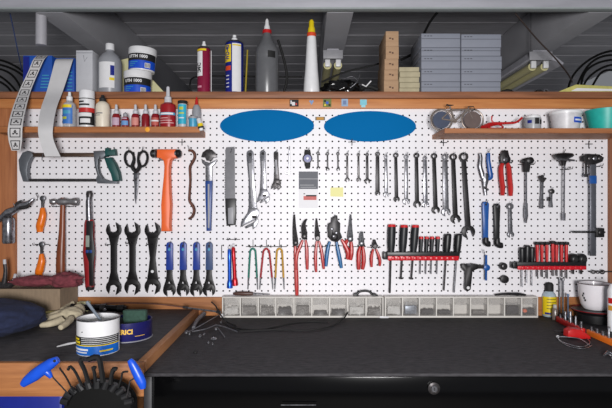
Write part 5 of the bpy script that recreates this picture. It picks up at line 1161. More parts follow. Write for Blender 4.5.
def organiser(xs, label, name):
    t = thing('parts_organiser', label, 'parts organiser', (P(xs[0], 0, YO).x, YO, ZB), 'two long parts organisers')
    zb = ZB+.0008; zt = P(0, 296.8, YO).z; s = S(YO); a = P(xs[0], 0, YO).x; b = P(xs[-1], 0, YO).x; w = .0022
    bm = NB(); box(bm, a-w, b+w, YO, -.0115, zt-.0045, zt, .0008); box(bm, a-w, b+w, YO, -.0115, zb, zb+.007, .0008); box(bm, a, b, -.0145, -.0118, zb+.007, zt-.0045)
    for i, x in enumerate(xs):
        X = P(x, 0, YO).x; box(bm, X-w, X+w, YO+.0008, -.0145, zb+.0068, zt-.0043)
    link('frame', bm, frame_m, t)
    for i in range(len(xs)-1):
        A = P(xs[i], 0, YO).x+w+.0012; Bx = P(xs[i+1], 0, YO).x-w-.0012; z0 = zb+.008; z1 = zt-.0055; zm = z0+(z1-z0)*.62
        bm = NB(); box(bm, A, Bx, YO+.001, YO+.003, z0, z1, .0004); box(bm, A, Bx, YO+.003, -.0165, z0, z0+.0015); box(bm, A, A+.0015, YO+.003, -.0165, z0, zm); box(bm, Bx-.0015, Bx, YO+.003, -.0165, z0, zm)
        d = link('drawer', bm, drawer_m, t)
        bm = NB(); box(bm, A+.003, Bx-.003, YO-.004, YO+.0008, zm, zm+.003, .0008); box(bm, A+.003, Bx-.003, YO-.0005, YO+.0008, zm+.003, z1-.003); o = link('drawer_pull', bm, pull_m, t); o.parent = d
    return t
X1 = [222.6, 240.3, 258.3, 275.8, 293.9, 311.7, 329.4, 347.2, 366, 383]; X2 = [385.3, 402.6, 419.4, 436.5, 453.5, 470.6, 488, 504.7, 521.8, 537.6]
organiser(X1, 'long grey organiser of small clear drawers, the left one of two', 'a'); organiser(X2, 'long grey organiser of small clear drawers, the right one of two', 'b')
ws = mat('white_bits', (206, 204, 200), .6, var=.1)
hw = [(X1, 0, 306, ws, 'white paper scraps', 60, .006), (X1, 1, 304, screwmix, 'grey screws heaped', 150, .0034), (X1, 2, 305, screwmix, 'grey and tan screws', 120, .0034), (X1, 3, 306.5, screwdark, 'dark bolts heaped', 140, .0036), (X1, 4, 303, screwmix, 'bright steel nuts and screws', 140, .003),
      (X1, 5, 311, screwdark, 'a thin layer of dark screws', 50, .0034), (X1, 6, 309.5, screwdark, 'dark screws half filling', 90, .004), (X1, 7, 304, ws, 'white plastic bits', 70, .006), (X1, 8, 307, screwmix, 'pale grey screws', 70, .004),
      (X2, 0, 303, ws, 'pale and dark mixed bits', 80, .005), (X2, 1, 302, mat('bluish_bits', (150, 158, 170), .4, .4, var=.3, scale=90), 'bluish steel bits', 120, .004), (X2, 2, 309, screwdark, 'dark low heap of screws', 100, .0038), (X2, 3, 310, screwdark, 'black screws with one shiny', 80, .0034),
      (X2, 5, 310, screwmix, 'few pale washers', 40, .003), (X2, 7, 303, screwdark, 'dark brown screws filling', 160, .0034), (X2, 8, 308, screwdark, 'dark screws beside the orange bit', 60, .0036)]
nth = ['first', 'second', 'third', 'fourth', 'fifth', 'sixth', 'seventh', 'eighth', 'ninth']
for k, (X, i, top, m, lab, n, sz) in enumerate(hw):
    bits('loose_hardware', X[i]+1, X[i+1]-1, top, m, '%s in the %s drawer of the %s organiser' % (lab, nth[i], 'left' if X is X1 else 'right'), n, sz, k)
q = P(524.6, 310.6, YO+.01); bm = NB(); lathe(bm, q+Vector((0, 0, -.008)), [(.004, 0), (.009, .004), (.009, .010), (.005, .015), (0, .016)], 14); solo('orange_cap', bm, copper, 'orange plastic cap inside the last drawer of the right organiser', 'cap')
# on top of the organisers
yy = -.035; zt = P(0, 296.8, YO).z
def on(px, yy_, dz=.006): return Vector((P(px, 0, yy_).x, yy_, zt+dz))
t = thing('awl', 'brown-handled awl lying on top of the left organiser', 'awl', on(245, yy, 0))
bm = NB(); tube(bm, *spline([on(233, yy, .0085), on(237, yy, .0095), on(244, yy, .0095), on(251, yy, .009), on(253, yy, .008)], [.003, .0072, .0085, .007, .005], 4), 14); link('handle', bm, mat('awl_brown', (84, 56, 48), .4), t)
bm = NB(); tube(bm, [on(252.5, yy, .008), on(257, yy, .008), on(270, yy, .006)], [.005, .0026, .0016], 10); link('blade', bm, steel, t)
t = thing('black_handle', 'black plastic pull handle lying on top of the left organiser', 'handle', on(365, yy, 0)); t.name = 'pull_handle'; WL['pull_handle'] = Vector(t.location)
bm = NB(); tube(bm, *spline([on(353.5, yy, .006), on(357, yy, .008), on(359.5, yy, .016), (on(365, yy, .0195)), on(370, yy, .016), on(372, yy, .008), on(376, yy, .006)], [.004, .005, .0042, .0042, .0042, .005, .004], 4), 12); link('grip', bm, black, t)
bm = NB(); box(bm, on(352.5, 0).x, on(357.5, 0).x, yy-.007, yy+.007, zt+.0004, zt+.006, .001); box(bm, on(371.5, 0).x, on(376.5, 0).x, yy-.007, yy+.007, zt+.0004, zt+.006, .001); link('foot', bm, black, t)
bm = NB(); tube(bm, *spline([on(495, yy, .004), on(505, yy, .008), on(518, yy, .007), on(526, yy, .004)], [.003, .004, .006, .003], 4), 8); solo('dark_strap', bm, gunmetal, 'thin dark strap lying on top of the right organiser', 'strap')
bm = NB(); box(bm, P(379.5, 0, YO).x, P(388.5, 0, YO).x, YO-.006, YO-.0008, ZB+.0006, ZB+.008, .001); solo('joining_clip', bm, white, 'small white clip at the foot between the two organisers', 'clip')

# ---------------- bench clutter, black worktop ----------------
def Z(px, py, h=0.0, z=ZB):
    """point on a level bench at the pixel, lifted by h"""
    p = B(px, py, z); return Vector((p.x, p.y, z+h))
def wire(name, pts, r, m, label, cat, smooth=6, z=ZB, seg=8):
    q = [Z(p[0], p[1], (p[2] if len(p) > 2 else 0)+r+.0004, z) for p in pts]; Q, R_ = spline(q, [r]*len(q), smooth)
    bm = NB(); tube(bm, Q, R_, seg); return solo(name, bm, m, label, cat)
def airwire(name, pts, r, m, label, cat, y0, y1, smooth=6):
    n = len(pts); q = [P(p[0], p[1], y0+(y1-y0)*k/(n-1)) for k, p in enumerate(pts)]; Q, R_ = spline(q, [r]*n, smooth)
    bm = NB(); tube(bm, Q, R_, 8); return solo(name, bm, m, label, cat)
wire('brake_cable', [(230, 327), (245, 330), (262, 330.5), (283, 326), (305, 322.6), (328, 323)], .0022, rubber, 'black cable snaking along the bench in front of the organiser', 'cable')
q = [Z(224, 324, .004), Z(240, 331.8, .004), Z(275, 330.8, .004), Z(305, 331.6, .004), Z(328, 328.5, .005), Z(343, 321, .008), P(348, 312, -.16)]
Q, R_ = spline(q, [.0024]*len(q), 6); bm = NB(); tube(bm, Q, R_, 8); solo('brake_cable', bm, rubber, 'thicker black cable curving up to the organiser at its right end', 'cable')
q = [P(211.5, 302, -.1), P(216, 306.5, -.12), P(220, 314, -.15), Z(226.5, 322.5, .004), Z(236, 326.4, .003)]
Q, R_ = spline(q, [.0026]*len(q), 6); bm = NB(); tube(bm, Q, R_, 8); solo('brake_cable', bm, rubber, 'black cable end sticking up left of the organiser', 'cable')
# long pump rod resting from left bench onto the cable pile
t = thing('tyre_lever_rod', 'long grey metal rod with ribbed end resting across the two benches', 'rod', P(200, 308, -.05)); t.name = 'metal_rod'; WL['metal_rod'] = Vector(t.location)
bm = NB(); q0 = P(183, 307.3, -.1); q1 = P(221, 312.2, -.12); tube(bm, [q0, q1], .0032, 10); link('rod', bm, steel, t)
bm = NB(); tube(bm, [P(183, 307.2, -.1), P(188, 307.9, -.102)], .005, 12); tube(bm, [P(216.5, 311.4, -.117), P(220.5, 313, -.12)], .006, 10); link('ribbed_end', bm, dkmetal, t)
bm = NB(); bx = lathe(bm, P(221.8, 316, -.125), [(.0055, -.004), (.0065, 0), (.004, .008)], 12); link('white_tip', bm, white, t)
# dark grey tube piece and brake parts
q = [Z(193.5, 329.5, .006), Z(196, 325.5, .012), Z(200, 321.5, .016), Z(204, 319, .02)]; Q, R_ = spline(q, [.006, .007, .008, .009], 5)
bm = NB(); tube(bm, Q, R_, 12); t = solo('rubber_hose_piece', bm, mat('hose_grey', (112, 112, 118), .4, .3, var=.2), 'short grey ribbed hose piece leaning by the wooden bench side', 'hose')
t = thing('brake_parts', 'thin silver brake cable arms with round pivot on the black worktop', 'bicycle part', Z(215, 331))
for pts, r in ((((192, 333.5, .004), (206, 332, .008), (216, 329, .012)), .0022), (((216, 329, .012), (226, 330.5, .008), (237.5, 333, .002)), .0022), (((188, 334, .004), (203, 327, .008), (220, 317.8, .012)), .0018), (((217, 330, .008), (221, 334, .004), (224.5, 338, .002)), .002)):
    q = [Z(*p) for p in pts]; Q, R_ = spline([v+Vector((0, 0, r)) for v in q], [r]*3, 4); bm = NB(); tube(bm, Q, R_, 8); link('arm', bm, steel, t)
for px, py, r in ((186.4, 333.4, .008), (216, 329.8, .007), (189.5, 334.6, .005)):
    bm = NB(); q = Z(px, py, .0004); lathe(bm, q, [(r, 0), (r, .006), (r*.5, .009)], 14); link('pivot', bm, steel, t)
for k, (px, py, r, lab) in enumerate(((200, 337, .006, 'tiny silver bolt on the worktop, left of the silver washer'), (204, 335, .004, 'tiny round silver nut beside the tiny bolt'), (213.6, 339.6, .010, 'small silver cup washer lying on the black worktop'), (208.5, 343.4, .004, 'tiny bright screw in front of the silver washer'), (212.6, 345, .003, 'tiniest steel speck of hardware, nearest to the camera'), (221, 323, .005, 'small steel nut in the cable pile near the organiser'))):
    bm = NB(); q = Z(px, py, .0005)
    if k == 2: lathe(bm, q, [(r, 0), (r*1.05, .002), (r*.7, .006), (r*.35, .007), (r*.3, .004), (0, .004)], 18)
    else: lathe(bm, q, [(r, 0), (r, .003), (r*.6, .0035), (r*.6, .007)], 6)
    solo(['small_bolt', 'small_nut', 'cup_washer', 'small_screw', 'small_rivet', 'small_nut'][k], bm, chrome, lab, 'hardware', 'loose hardware on the black worktop')
bm = NB(); q = Z(195.3, 353, .0005); ring(bm, q+Vector((0, 0, 0)), .006, .003, .004, 14); 
bmesh.ops.rotate(bm, verts=bm.verts, cent=q, matrix=Matrix.Rotation(PI/2, 3, 'X')); bmesh.ops.translate(bm, verts=bm.verts, vec=(0, 0, ZB+.0005-min(v.co.z for v in bm.verts))); solo('rubber_ring', bm, rubber, 'small black rubber ring on the worktop near the corner post', 'ring')
# yellow bottle, vial
def bb(px, py, z=ZB): return B(px, py, z)
c0 = bb(548.6, 317.6); R = 6.6*S(c0.y)*1.0; c = Vector((P(549.2, 0, c0.y+R).x, c0.y+R, ZB+.0006)); gz = lambda py: P(0, py, c.y).z-c.z
t = thing('lubricant_bottle', 'yellow bottle with blue-grey shoulder and black flip cap', 'bottle', c)
bm = NB(); lathe(bm, c, [(R*.94, 0), (R, .003), (R, gz(297)), (R*.9, gz(294)), (R*.6, gz(291.4)), (R*.55, gz(290.6))]); link('body', bm, mat('bottle_grey_blue', (170, 186, 196), .35), t)
bm = NB(); lathe(bm, c, [(R*.62, gz(291)), (R*.62, gz(284.5)), (R*.42, gz(282.6)), (0, gz(282.2))]); link('cap', bm, ink, t)
bm = NB(); patch(bm, (c.x, c.y), R+.0003, c.z+.008, c.z+gz(296), -88, 88, 24); k = link('label', bm, yellow, t)
bm = NB(); patch(bm, (c.x, c.y), R+.0009, c.z+.010, c.z+.018, -60, -10); o = link('blue_print', bm, dkblue, t); o.parent = k
bm = NB()
for i in range(4): patch(bm, (c.x, c.y), R+.0009, c.z+.032+.012*i, c.z+.035+.012*i, -45, 35, 6)
o = link('print_lines', bm, mat('olive_print', (120, 110, 30), .6), t); o.parent = k
c0 = bb(554, 320.4); R = .0105; c = Vector((P(555, 0, c0.y+R).x, c0.y+R, ZB+.0006)); t = thing('small_vial', 'small clear brown vial standing in front of the yellow bottle', 'vial', c); gz = lambda py: P(0, py, c.y).z-c.z
bm = NB(); lathe(bm, c, [(R, 0), (R, gz(310)), (R*.6, gz(307.6))]); link('body', bm, mat('vial_brown', (120, 108, 100), .2), t)
bm = NB(); lathe(bm, c, [(R*.7, gz(308)), (R*.6, gz(304.6)), (0, gz(304.4))]); link('cap', bm, clearp, t)
# rods standing
for px, pyb, pyt, r, m, lab in ((559.6, 316, 277.5, .0032, steel, 'tall thin silver rod standing behind the socket rail, left of two'), (563, 316, 278.5, .0036, steel, 'tall thin silver rod standing behind the socket rail, right of two'), (568, 318, 294, .0030, mat('blue_steel', (110, 130, 160), .3, .7), 'shorter bluish rod standing between silver rods and mug')):
    c = bb(px, pyb); bm = NB(); h = P(0, pyt, c.y).z-ZB; lathe(bm, (c.x, c.y, ZB+.0006), [(r*1.6, 0), (r*1.6, .01), (r, .012), (r, h-.01), (r*1.6, h-.008), (r*1.5, h)], 12); solo('driver_bit_rod', bm, m, lab, 'rod', 'rods standing on the worktop')
# socket rails
def rail(x0, y0, x1, y1, m, label, nh, n, hts):
    """rail on the bench whose near-top edge runs between two pixels on the bench"""
    a = Z(x0, y0); b = Z(x1, y1); u = (b-a); L = u.length; u.normalize(); n_ = Vector((-u.y, u.x, 0)); n_ = n_ if n_.y > 0 else -n_
    t = thing('socket_rail', label, 'socket rail', a, 'socket rails at the right')
    bm = NB(); box(bm, 0, L, 0, .014, 0, .020, .002); M_ = Matrix(((u.x, n_.x, 0, a.x), (u.y, n_.y, 0, a.y), (0, 0, 1, ZB+.0006), (0, 0, 0, 1)))
    bmesh.ops.transform(bm, matrix=M_, verts=bm.verts); bmesh.ops.recalc_face_normals(bm, faces=bm.faces); link('rail', bm, m, t)
    for k in range(n):
        p = a+u*(L*(k+.6)/n)+n_*.007; h = hts[k % len(hts)]; r = .0042+.0008*(k % 3)
        bm = NB(); lathe(bm, (p.x, p.y, ZB+.0208), [(r, 0), (r, h*.5), (r*.8, h*.55), (r*.8, h), (r*.55, h), (r*.55, h-.005), (0, h-.005)], 14)
        solo('socket', bm, steel, '%s steel socket from the left on the %s rail' % (nth[k], nh), 'socket', 'sockets standing on the rails')
    return t
rail(559.6, 321.6, 585.6, 334.8, mat('rail_red', (196, 24, 24), .4, var=.05), 'red socket rail lying on the worktop beside the yellow bottle', 'red', 5, (.012, .03, .038, .03, .02))
rail(586.3, 335.2, 622, 351, mat('rail_orange', (240, 122, 34), .4, var=.05), 'orange socket rail at the right edge, touching the red one', 'orange', 6, (.012, .012, .012, .034, .04, .03))
# mug on a round stand
c = Vector((P(595, 0, -.11).x, -.11, ZB+.0006)); s = S(c.y)
t = thing('round_stand', 'round dark stand with red rim under the white mug', 'stand', c)
bm = NB(); lathe(bm, c, [(.06, 0), (.062, .03), (.080, .040), (.082, .044), (.078, .0445), (0, .0445)], 40); link('dish', bm, black, t)
bm = NB(); pts = [(c.x+.081*math.cos(PI*k/20), c.y+.081*math.sin(PI*k/20), c.z+.0445) for k in range(41)]; tube(bm, pts, .0018, 6, caps=False); link('rim', bm, amber, t)
c2 = c+Vector((0, 0, .0455)); Rm = 15.4*s; zt_ = P(0, 283.4, c.y).z-c2.z
t = thing('enamel_mug', 'large white mug with dark rim and small dark chip marks', 'mug', c2)
bm = NB(); lathe(bm, c2, [(Rm*.60, 0), (Rm*.70, .004), (Rm*.86, zt_*.22), (Rm*.94, zt_*.5), (Rm*.98, zt_*.8), (Rm*1.0, zt_), (Rm*.96, zt_), (Rm*.88, zt_*.7), (Rm*.7, .01), (0, .008)], 40); link('body', bm, enamel, t)
bm = NB(); pts = [(c2.x+Rm*.985*math.cos(PI*k/24), c2.y+Rm*.985*math.sin(PI*k/24), c2.z+zt_+.0005) for k in range(49)]; tube(bm, pts, .0016, 6, caps=False); link('rim', bm, mat('rim_brown', (92, 76, 76), .4), t)
bm = NB(); hx = c2+Vector((Rm*.52, -Rm*.66, 0)); pts = [hx+Vector(q) for q in ((.002, .004, zt_*.86), (.016, -.02, zt_*.82), (.018, -.026, zt_*.5), (.010, -.014, zt_*.2), (-.006, .008, zt_*.14))]; Q, R_ = spline(pts, [.005]*5, 5); tube(bm, Q, R_, 12); link('handle', bm, enamel, t)
bm = NB(); a_ = -78
for dz, da in ((.050, 0), (.058, 4), (.042, 6), (.034, 10)): patch(bm, (c2.x, c2.y), Rm*(.925+.035*(dz-.03)/.03)+.001, c2.z+dz, c2.z+dz+.007, a_+da, a_+da+6, 3)
link('chip_mark', bm, ink, t)
c0 = bb(613, 319); R = .02; c = Vector((P(614, 0, -.25).x, -.25, ZB+.0006)); t = thing('red_label_bottle', 'white bottle with red and blue label cut off by the right edge', 'bottle', c); t.name = 'product_bottle'; WL['product_bottle'] = Vector(t.location); gz = lambda py: P(0, py, c.y).z-c.z
bm = NB(); lathe(bm, c, [(R, 0), (R, gz(290)), (R*.8, gz(287)), (R*.6, gz(284))]); link('body', bm, white, t)
bm = NB(); patch(bm, (c.x, c.y), R+.0003, c.z+gz(303), c.z+gz(297.5), -88, 88, 16); link('red_band', bm, red, t)
bm = NB(); patch(bm, (c.x, c.y), R+.0003, c.z+gz(310), c.z+gz(305), -88, 88, 16); link('amber_band', bm, mat('tag_orange', (206, 148, 50), .6), t)
# red clamp with wire rings
t = thing('clip_light', 'red plastic clip with thin silver wire loops on the black worktop', 'clip', Z(572, 344))
bm = NB(); ppoly(bm, [(568.4, 331.2), (572.5, 328.8), (581.5, 329.8), (590.6, 336), (591.4, 339.2), (580, 339.4), (568, 337.2)], -.366, .03, .004); link('body', bm, red, t)
for pts, r in ((((556, 337, .003), (562, 342.6, .003), (575, 347, .003), (584, 347.4, .003), (590, 344, .004), (586, 339, .006)), .0016), (((557, 338.6, .006), (566, 339.4, .008), (580, 341.5, .008), (590, 346.6, .003)), .0016), (((559, 341, .002), (568, 346.6, .002), (583, 349.2, .002), (592, 346, .002)), .0012)):
    q = [Z(*p) for p in pts]; Q, R_ = spline(q, [r]*len(q), 5); bm = NB(); tube(bm, Q, R_, 8); link('wire_loop', bm, chrome, t)
bm = NB(); tube(bm, [Z(553.5, 332.6, .006), Z(562, 334, .008), Z(570, 335.4, .012)], [.003, .005, .006], 10); link('nozzle', bm, dkmetal, t)
bm = NB(); blob(bm, Z(557.8, 338.2, .005), (.005, .005, .005), 2, .05, 1, 1); link('ball_end', bm, white, t)
t = thing('small_metal_part', 'small bright metal fitting at the right edge of the worktop', 'fitting', Z(608, 355))
bm = NB(); tube(bm, [Z(604, 357, .004), Z(608, 354.8, .007), Z(613, 356, .005)], [.003, .006, .004], 10); tube(bm, [Z(606.5, 354, .004), Z(612, 359, .003)], .002, 8); link('fitting_body', bm, chrome, t)
bm = NB(); lathe(bm, Z(611, 355, .0005), [(.006, 0), (.006, .006), (.003, .008)], 12); link('nut', bm, white, t)

# ---------------- left bench clutter ----------------
# cardboard box
XR = (60-306)*1.84/F
ybx = -.16; zt = ZL+.104
t = thing('cardboard_box', 'open brown cardboard box with maroon rag on top on the left bench', 'box', (XR-.2, ybx, ZL+.0006))
bm = NB(); th = .003
box(bm, -1.24, XR, ybx, ybx+th, ZL+.0006, zt); box(bm, XR-th, XR, ybx+th, -.0165, ZL+.0006, zt); box(bm, -1.24, XR-th, -.0195, -.0165, ZL+.0006, zt); box(bm, -1.24, -1.237, ybx+th, -.0195, ZL+.0006, zt); box(bm, -1.237, XR-th, ybx+th, -.0195, ZL+.0006, ZL+.004)
link('carton_walls', bm, card, t)
bm = NB(); box(bm, -1.236, XR-.004, ybx+.004, -.02, zt-.006, zt-.003); link('inner_flap', bm, card, t)
bm = NB()
blob(bm, (P(36, 0, -.11).x, -.112, zt+.018), (.092, .042, .020), 4, .22, 2.6, 3, flatz=-.9)
blob(bm, (P(66, 0, -.11).x, -.112, zt+.020), (.058, .040, .029), 4, .28, 2.6, 8, flatz=-.8)
bmesh.ops.translate(bm, verts=bm.verts, vec=(0, 0, zt+.0006-min(v.co.z for v in bm.verts)))
o = solo('shop_rag', bm, maroon, 'crumpled maroon shop rag lying on top of the cardboard box', 'rag', angle=80)
# navy cloth
bm = NB(); blob(bm, (-1.04, -.37, ZL+.045), (.186, .135, .058), 5, .09, 2.2, 5, flatz=-.75)
bmesh.ops.translate(bm, verts=bm.verts, vec=(0, 0, ZL+.0006-min(v.co.z for v in bm.verts)))
solo('folded_garment', bm, navyc, 'dark navy folded cloth bundle at the left edge of the bench', 'cloth', angle=80)
# work gloves
def glove(pts_list, label, palm):
    bm = NB()
    for pts, r in pts_list:
        q = [Z(*p, ZL) if len(p) == 3 else Z(p[0], p[1], .012, ZL) for p in pts]; Q, R_ = spline(q, r, 4); tube(bm, Q, R_, 12)
    for c, rr in palm:
        q = Z(c[0], c[1], c[2], ZL); blob(bm, q, rr, 3, .15, 2.2, 6)
    o = solo('work_glove', bm, glovec, label, 'glove', angle=80)
    md = o.modifiers.new('remesh', 'REMESH'); md.mode = 'VOXEL'; md.voxel_size = .0035; md.use_smooth_shade = True
    return o
glove([(((40, 328, .010), (50, 327.5, .012), (62, 324.6, .016)), [.009, .011, .014]), (((41, 325.5, .016), (52, 323.4, .02), (63, 321, .022)), [.0085, .0105, .013]), (((46, 322.6, .02), (55, 320.6, .024), (66, 318.4, .026)), [.008, .010, .013]), (((60, 331, .01), (66, 328, .014), (71, 324, .018)), [.009, .011, .013]), (((62, 317.5, .026), (68, 313, .03), (74, 311.8, .03)), [.010, .012, .013])],
      'cream leather work glove lying on the bench beside the cardboard box', (((71, 320, .024), (.042, .034, .022)), ((78, 317, .024), (.022, .034, .024))))
bm = NB(); q = Z(50, 320.5, .0006, ZL); box(bm, q.x-.03, q.x+.03, q.y-.0, q.y+.04, q.z, q.z+.028, .008); solo('yellow_sponge', bm, mat('dull_cream', (196, 186, 120), .9), 'small pale yellow sponge behind the glove fingers', 'sponge')
# pale stick on the bench
bm = NB(); tube(bm, [Z(57, 347.5, .0025, ZL), Z(68, 344.8, .0025, ZL), Z(78, 343, .0025, ZL)], [.002, .0035, .002], 8, flat=1); solo('pale_stick', bm, paperw, 'thin pale strip lying on the bench left of the open tin', 'strip')
# grease tub
c0 = B(98.6, 357.2, ZL); R = .0565; c = Vector((P(98.4, 0, c0.y+R).x, c0.y+R, ZL+.0006)); H = .095
t = thing('grease_tin', 'open white tin of grease with blue and black label and brush inside', 'tin', c)
bm = NB(); lathe(bm, c, [(R*.97, 0), (R, .002), (R, H), (R*.965, H), (R*.955, .03), (0, .028)], 40); link('body', bm, white, t)
bm = NB(); pts = [(c.x+R*math.cos(PI*k/20), c.y+R*math.sin(PI*k/20), c.z+H) for k in range(41)]; tube(bm, pts, .0022, 6, caps=False); link('rim', bm, steel, t)
bm = NB(); lathe(bm, c, [(R*.945, H-.03), (R*.945, H-.014), (R*.6, H-.010), (0, H-.014)], 30); link('grease_fill', bm, cantan, t)
bm = NB(); patch(bm, (c.x, c.y), R, c.z+.003, c.z+.030, -89, 89, 30); lb = link('blue_band', bm, mat('label_blue', (20, 104, 200), .35, var=.04), t)
bm = NB(); patch(bm, (c.x, c.y), R+.0001, c.z+.030, c.z+.052, -89, 89, 30); lk = link('black_band', bm, ink, t)
bm = NB(); patch(bm, (c.x, c.y), R+.0009, c.z+.028, c.z+.0305, -89, 89, 30); o = link('yellow_stripe', bm, yellow, t); o.parent = lk
bm = NB(); patch(bm, (c.x, c.y), R+.0009, c.z+.034, c.z+.040, -80, -32, 10); patch(bm, (c.x, c.y), R+.0009, c.z+.043, c.z+.048, -74, -36, 10); patch(bm, (c.x, c.y), R+.0009, c.z+.012, c.z+.016, 25, 62, 8); o = link('gold_print', bm, yellow, t); o.parent = lk
bm = NB()
for k in range(4): patch(bm, (c.x, c.y), R+.0009, c.z+.033+.005*k, c.z+.0342+.005*k, -26, 80, 16)
patch(bm, (c.x, c.y), R+.0009, c.z+.009, c.z+.0125, -55, -8, 8); patch(bm, (c.x, c.y), R+.0009, c.z+.016, c.z+.021, -62, -5, 8); o = link('white_print', bm, white, t); o.parent = lk
bm = NB(); lathe(bm, c+Vector((-.0225, -R*.905, .066)), [(.0016, 0), (.0015, .003)], 8, axis=(0, -1, 0)); link('drip_mark', bm, ink, t)
bm = NB(); a = c+Vector((.01, 0, H-.014)); b = P(86.6, 301.5, c.y-.01); tube(bm, [a, b], [.0035, .0045], 10); solo('stirring_stick', bm, mat('stick_grey', (128, 138, 150), .4, .3), 'grey stick leaning in the open grease tin', 'stick')
# navy tin
c0 = B(129.5, 344, ZL); R = .070; c = Vector((P(128.6, 0, c0.y+R).x, c0.y+R, ZL+.0006)); H = .058
t = thing('navy_tin', 'wide low navy blue tin with gold lettering behind the grease tin', 'tin', c)
bm = NB(); lathe(bm, c, [(R*.98, 0), (R, .002), (R, H), (R*.97, H), (R*.96, .01), (0, .008)], 44); link('body', bm, navytin, t)
bm = NB(); pts = [(c.x+R*math.cos(PI*k/22), c.y+R*math.sin(PI*k/22), c.z+.003) for k in range(45)]; tube(bm, pts, .0018, 6, caps=False); pts = [(p[0], p[1], c.z+H) for p in pts]; link('base_rim', bm, greyp, t)
bm = text_bm('ERICI', .0135, (c.x+.014, c.y, c.z+.033), cyl=(c.x, c.y, R+.0004), width=.042, bold=.0009); link('lettering', bm, gold, t)
bm = NB(); patch(bm, (c.x, c.y), R+.0003, c.z+.018, c.z+.0195, 34, 60, 10); link('gold_line', bm, gold, t)
bm = NB(); box(bm, c.x-.02, c.x+.052, c.y+.002, c.y+.024, ZL+.0115, ZL+.084, .004); solo('green_sponge', bm, sponge, 'dark green scouring sponge standing inside the navy tin', 'sponge')
bm = NB(); blob(bm, c+Vector((-.03, -.022, .05)), (.02, .02, .022), 3, .2, 2, 1); solo('dark_brush', bm, rubber, 'dark brush head poking out of the navy tin beside the sponge', 'brush', angle=80)
bm = NB(); q = Z(83, 311, .0006, ZL); box(bm, q.x-.02, q.x+.022, q.y-.01, q.y+.02, q.z, q.z+.035, .002); solo('cream_packet', bm, cream, 'small cream packet behind the grease tin', 'packet')
# black tools at the back of the left bench
t = thing('bicycle_pump', 'black tubular tool with shiny clamp lying at the back of the left bench', 'tool', Z(110, 316, 0, ZL)); t.name = 'frame_pump'; WL['frame_pump'] = Vector(t.location)
bm = NB(); q = [Z(p[0], 314, p[1], ZL) for p in ((71, .03), (80, .026), (92, .024), (104, .024), (118, .02), (127, .02))]; tube(bm, q, [.007, .010, .012, .011, .0125, .010], 14); link('barrel', bm, gloss_black, t)
bm = NB(); tube(bm, [Z(101, 314, .022, ZL), Z(106, 314, .022, ZL)], .016, 16); link('clamp_band', bm, dkmetal, t)
bm = NB(); lathe(bm, Z(106.5, 315, .022, ZL)+Vector((0, -.016, 0)), [(.007, 0), (.006, .004), (0, .005)], 14, axis=(0, -1, 0)); link('shiny_bolt', bm, chrome, t)
bm = NB(); tube(bm, [Z(118, 314, .020, ZL), Z(124, 314, .020, ZL)], .0145, 16); link('collar', bm, black, t)
bm = NB(); tube(bm, [Z(71, 314, .03, ZL), Z(74, 314, .029, ZL)], .009, 14); link('end_ring', bm, black, t)
bm = NB(); q = [P(x, y, -.06) for x, y in ((104, 303.5), (130, 303), (160, 304.4), (183, 307.2))]; Q, R_ = spline(q, [.0022]*4, 5); tube(bm, Q, R_, 8); solo('steel_cable', bm, mat('reddish_cable', (120, 80, 70), .4, .4), 'thin reddish cable lying along the back of the left bench', 'cable')

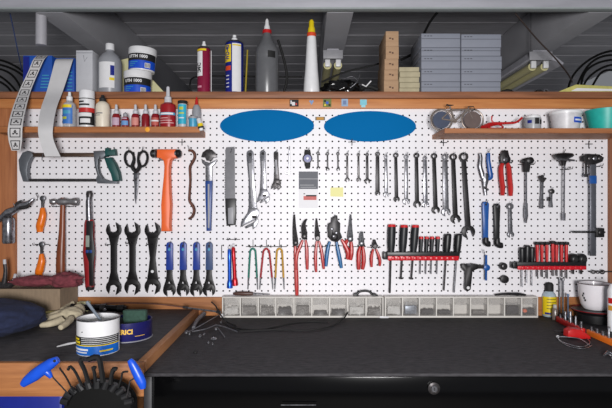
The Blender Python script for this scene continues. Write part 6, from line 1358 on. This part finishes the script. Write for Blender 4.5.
# foreground hex key set
YH = -.80
hb = mat('hexkey_black', (30, 30, 31), .45, .3, var=.15)
t = thing('hex_key_holder', 'round black holder fanned with black hex keys in the foreground', 'tool holder', P(97, 404, YH))
bm = NB(); c = P(97, 408, YH); pts = []
for k in range(25): a = PI*k/24; pts.append((c.x+34*S(YH)*math.cos(a), c.z+24*S(YH)*math.sin(a)))
poly(bm, pts+[(c.x-34*S(YH), c.z-.05), (c.x+34*S(YH), c.z-.05)], YH, .045, .006); link('hub', bm, mat('deep_black', (12, 12, 12), .85, spec=.2), t)
for k in range(11):
    a = math.radians(14+152*k/10); p = P(97+31*math.cos(a), 407-21*math.sin(a), YH-.008)
    bm = NB(); d = Vector((math.cos(a), 0, math.sin(a)*.8)).normalized(); tube(bm, [p-d*.004, p+d*.014], [.009, .0075], 10); link('sleeve', bm, black, t)
keys = [((74, 392), (66, 377), (61, 370), (59.5, 367.5), .75, 'thin black hex key'), ((82, 386), (76, 373), (70.5, 366.5), (68, 370), 1.2, 'black hex key with bent tip'),
        ((88.5, 383), (84.5, 370), (80.5, 361.5), (83, 359), 2.0, 'thick black hex key'), ((95.5, 382), (94.5, 373), (93, 367.6), (96, 368), 1.5, 'short black hex key'),
        ((103, 382), (101, 368), (98, 357), (88.5, 359.5), 2.4, 'thickest black hex key with long top arm'), ((110.5, 384), (111.5, 375), (114, 369), (117, 369.5), 1.9, 'black hex key with stub top'), ((118, 388), (121.5, 378), (122.5, 372.5), (128, 371.5), .8, 'thin hex key with right-bent top')]
pos = ['leftmost', 'second from the left', 'third from the left', 'in the middle', 'right of the middle', 'second from the right', 'rightmost']
for k, (a, b, c_, d, r, lab) in enumerate(keys):
    bm = NB(); yq = YH-.016-.003*(k % 2); ptube(bm, [a, b, c_, d], r*1.12+.15, y=yq, smooth=3, seg=6); solo('hex_key', bm, hb, '%s, %s in the round holder' % (lab, pos[k]), 'hex key', 'hex keys fanned in the round holder')
def thandle(pts, rr, sh, label):
    t = thing('t_handle_hex_key', label, 'hex key', P(pts[0][0], pts[0][1], YH-.02), 'blue-handled hex keys at the holder')
    bm = NB(); ptube(bm, pts, rr, y=YH-.028, smooth=5, seg=18, flat=.85); link('handle', bm, brblue, t)
    bm = NB(); ptube(bm, sh, .8, y=YH-.028, seg=6); link('shaft', bm, dkmetal, t)
    return t
t = thandle([(22.5, 385), (26.5, 381), (34, 375.5), (43, 369), (51, 363.5), (58, 359.5)], [3.0, 4.7, 6.0, 5.9, 5.3, 3.2], [(50, 372), (53.5, 378), (62, 387), (70, 396)], 'blue-handled hex key lying at an angle, left side of the round holder')
bm = NB(); ptube(bm, [(43, 369), (48, 373), (51.5, 377.6)], [4, 3.4, 1.8], y=YH-.028, smooth=4, seg=14); link('handle_neck', bm, brblue, t)
bm = NB(); lathe(bm, P(54.5, 361, YH-.0375), [(.0035, 0), (.0033, .0008)], 12, axis=(0, -1, 0)); link('hang_hole', bm, ink, t)
t = thandle([(129.5, 359.8), (132, 363.5), (135.5, 370), (139, 377), (141.8, 383), (143, 388.5)], [2.4, 3.9, 4.7, 5.0, 4.6, 2.8], [(136, 377), (130, 381), (126.5, 398)], 'blue-handled hex key standing near the bench corner, right side of the holder')
# red dot at left edge
